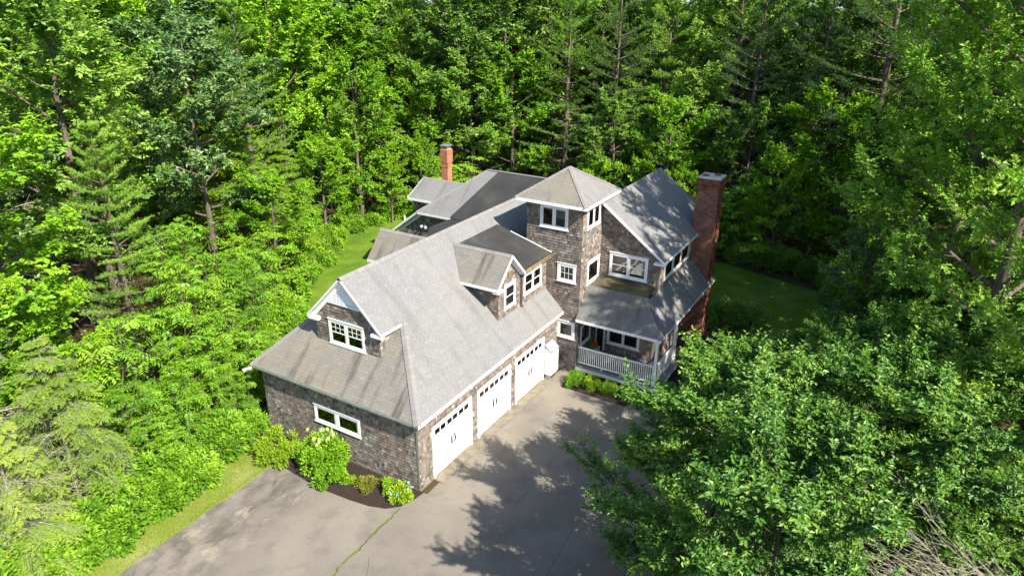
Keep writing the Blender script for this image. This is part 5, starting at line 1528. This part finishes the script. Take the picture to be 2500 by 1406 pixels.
# ---- planting bed
SP = ('stem', 'foliage')
plant('euonymus_shrub', shrub(31, 0.95, 0.85, 1.15, L['shrub_yel'], 4200, (0.11, 0.05), 34, 0.5, lumpy=0.24), (-1.45, 7.05, 0), 0.3, 1.15, 'rounded variegated shrub at the grassy end of the mulch bed', 'shrub', None, SP)
plant('boxwood_shrub', shrub(32, 0.62, 0.62, 1.05, L['shrub'], 3000, (0.07, 0.04), 26, 0.6), (-0.85, 5.75, 0), 0.0, 1.2, 'small leaved green shrub beside the flowering hydrangea', 'shrub', None, SP)
hyd = shrub(33, 0.95, 0.80, 1.55, L['shrub'], 4600, (0.11, 0.065), 36, 0.7)
hr = plant('hydrangea_shrub', hyd, (-0.95, 4.45, 0), 0.0, 1.12, 'large green hydrangea with cream flower heads below garage window', 'shrub', None, SP)
rf_ = random.Random(9)
heads = [(rf_.uniform(-0.55, 0.35), rf_.uniform(-0.3, 0.85), rf_.uniform(1.35, 1.85)) for _ in range(15)]
for p in heads: link(bpy.data.objects.new('blossom', flower_heads(int(p[0] * 1e4) % 977, [p], 0.075, L['cream'], 60, 0.04, 1.5)), hr)
plant('hydrangea_shrub', shrub(34, 0.75, 0.7, 0.75, L['shrub'], 2600, (0.10, 0.06), 24, 0.7), (-1.45, 3.75, 0), 0.0, 1.0, 'lower bright green shrub spreading in front of the cream hydrangea', 'shrub', None, SP)
plant('sedum_plant', shrub(35, 0.27, 0.27, 0.34, L['shrub_yel'], 700, (0.06, 0.045), 14, 0.8), (-1.1, 2.95, 0), 0.0, 1.0, 'small pale round plant alone in the mulch', 'plant', None, SP)
plant('spirea_shrub', shrub(36, 0.52, 0.55, 0.55, L['shrub_red'], 1700, (0.055, 0.035), 22, 0.6), (-0.95, 2.0, 0), 0.0, 1.0, 'bronze tinged small shrub between the pale round plant and its twin', 'shrub', None, SP)
plant('spirea_shrub', shrub(37, 0.42, 0.45, 0.68, L['shrub'], 1500, (0.055, 0.035), 20, 0.6), (-0.75, 1.2, 0), 0.0, 1.0, 'small green shrub next to the blue hydrangea', 'shrub', None, SP)
hb = plant('hydrangea_shrub', shrub(38, 0.50, 0.52, 0.72, L['shrub_yel'], 1900, (0.11, 0.07), 22, 0.8), (-0.78, 0.42, 0), 0.0, 1.0, 'yellow green hydrangea with blue flowers at the garage corner', 'shrub', None, SP)
for k, p in enumerate([(0.25, -0.25, 0.78), (0.05, -0.38, 0.6), (-0.35, -0.12, 0.5), (-0.4, 0.2, 0.42), (0.3, -0.4, 0.55)]):
    link(bpy.data.objects.new('blossom', flower_heads(50 + k, [p], 0.065, L['blue'], 40, 0.035)), hb)
for i, (x, y, s) in enumerate([(11.35, -1.75, 1.05), (11.5, -2.75, 0.95), (11.55, -3.7, 0.95), (11.6, -4.65, 0.9)]):
    plant('rounded_shrub', shrub(40 + i, 0.58, 0.55, 0.80, L['shrub'] if i != 1 else L['shrub_yel'], 2000, (0.075, 0.04), 24, 0.6), (x, y, 0), 0.0, s,
          ['leafy green shrub beside the utility cabinet', 'yellowish rounded shrub below the porch railing', 'middle clipped green shrub below the porch railing', 'end clipped green shrub below the porch, under the beech'][i], 'shrub', None, SP)
# planter with red flowers on the porch
pl = empty('planter', (14.1, -1.55, 0.49)); tag(pl, 'white porch planter box with red flowers', 'planter')
MB().box(-0.45, 0.45, -0.20, 0.20, 0.0, 0.34).box(-0.48, 0.48, -0.23, 0.23, 0.34, 0.40).build('box', M['white'], pl)
st, fo = shrub(60, 0.38, 0.2, 0.42, L['shrub'], 500, (0.07, 0.045), 12, 0.7)
for pn, me in (('stem', st), ('foliage', fo)):
    o = link(bpy.data.objects.new(pn, me), pl); o.location = (0, 0, 0.36)
for k, p in enumerate([(-0.2, -0.05, 0.80), (0.1, 0.0, 0.86), (0.25, -0.1, 0.76), (-0.05, -0.12, 0.72)]):
    link(bpy.data.objects.new('blossom', flower_heads(70 + k, [p], 0.075, L['pink'], 40, 0.045)), pl)

# ---- grass
def grass(name, pts, hgt, seed, tone0=0.45):
    rng = np.random.default_rng(seed); pts = np.asarray(pts, float); n = len(pts)
    d = unit(UP + rng.normal(0, 0.38, (n, 3)))
    me = needle_mesh(name, pts, d, hgt * rng.uniform(0.5, 1.3, n), 0.018, L['grass'], tone0 + rng.normal(0, 0.16, n), rng)
    return tag(link(bpy.data.objects.new(name, me)), kind='stuff')
rg = np.random.default_rng(8)
def scatter(poly, n):
    xs = [p[0] for p in poly]; ys = [p[1] for p in poly]; out = []
    while len(out) < n:
        x, y = rg.uniform(min(xs), max(xs)), rg.uniform(min(ys), max(ys))
        if inside(x, y, poly): out.append((x, y, 0.0))
    return out
g1 = scatter([(-14.5, 6.45), (-2.2, 6.75), (-1.2, 7.8), (1.0, 9.0), (3.5, 9.6), (3.0, 11.4), (-2, 9.8), (-14.5, 9.2)], 42000)
g1 = [p for p in g1 if (math.sin(p[0] * 1.3) + math.sin(p[1] * 2.1 + p[0]) + rg.uniform(-1.5, 1.5)) > -0.9]
grass('grass', g1, 0.075, 1, 0.5)
cr = []
for (x, y) in grass_crack[:52]:
    k = int(rg.uniform(6, 60)); cr += [(x + rg.normal(0, 0.06), y + rg.normal(0, 0.012), 0.012) for _ in range(k)]
grass('grass', cr, 0.055, 2, 0.35)
ed = []
for i in range(2600):
    x = rg.uniform(-14.5, -2.0); ed.append((x, 6.50 + 0.02 * (x + 15) / 0.8 + rg.normal(0, 0.05), 0.01))
grass('grass', ed, 0.08, 3, 0.55)
lf = scatter([(4, 12), (8, 15.5), (15, 22.2), (24, 25.3), (24, 16), (12, 10.5)], 26000)
grass('grass', lf, 0.07, 4, 0.55)
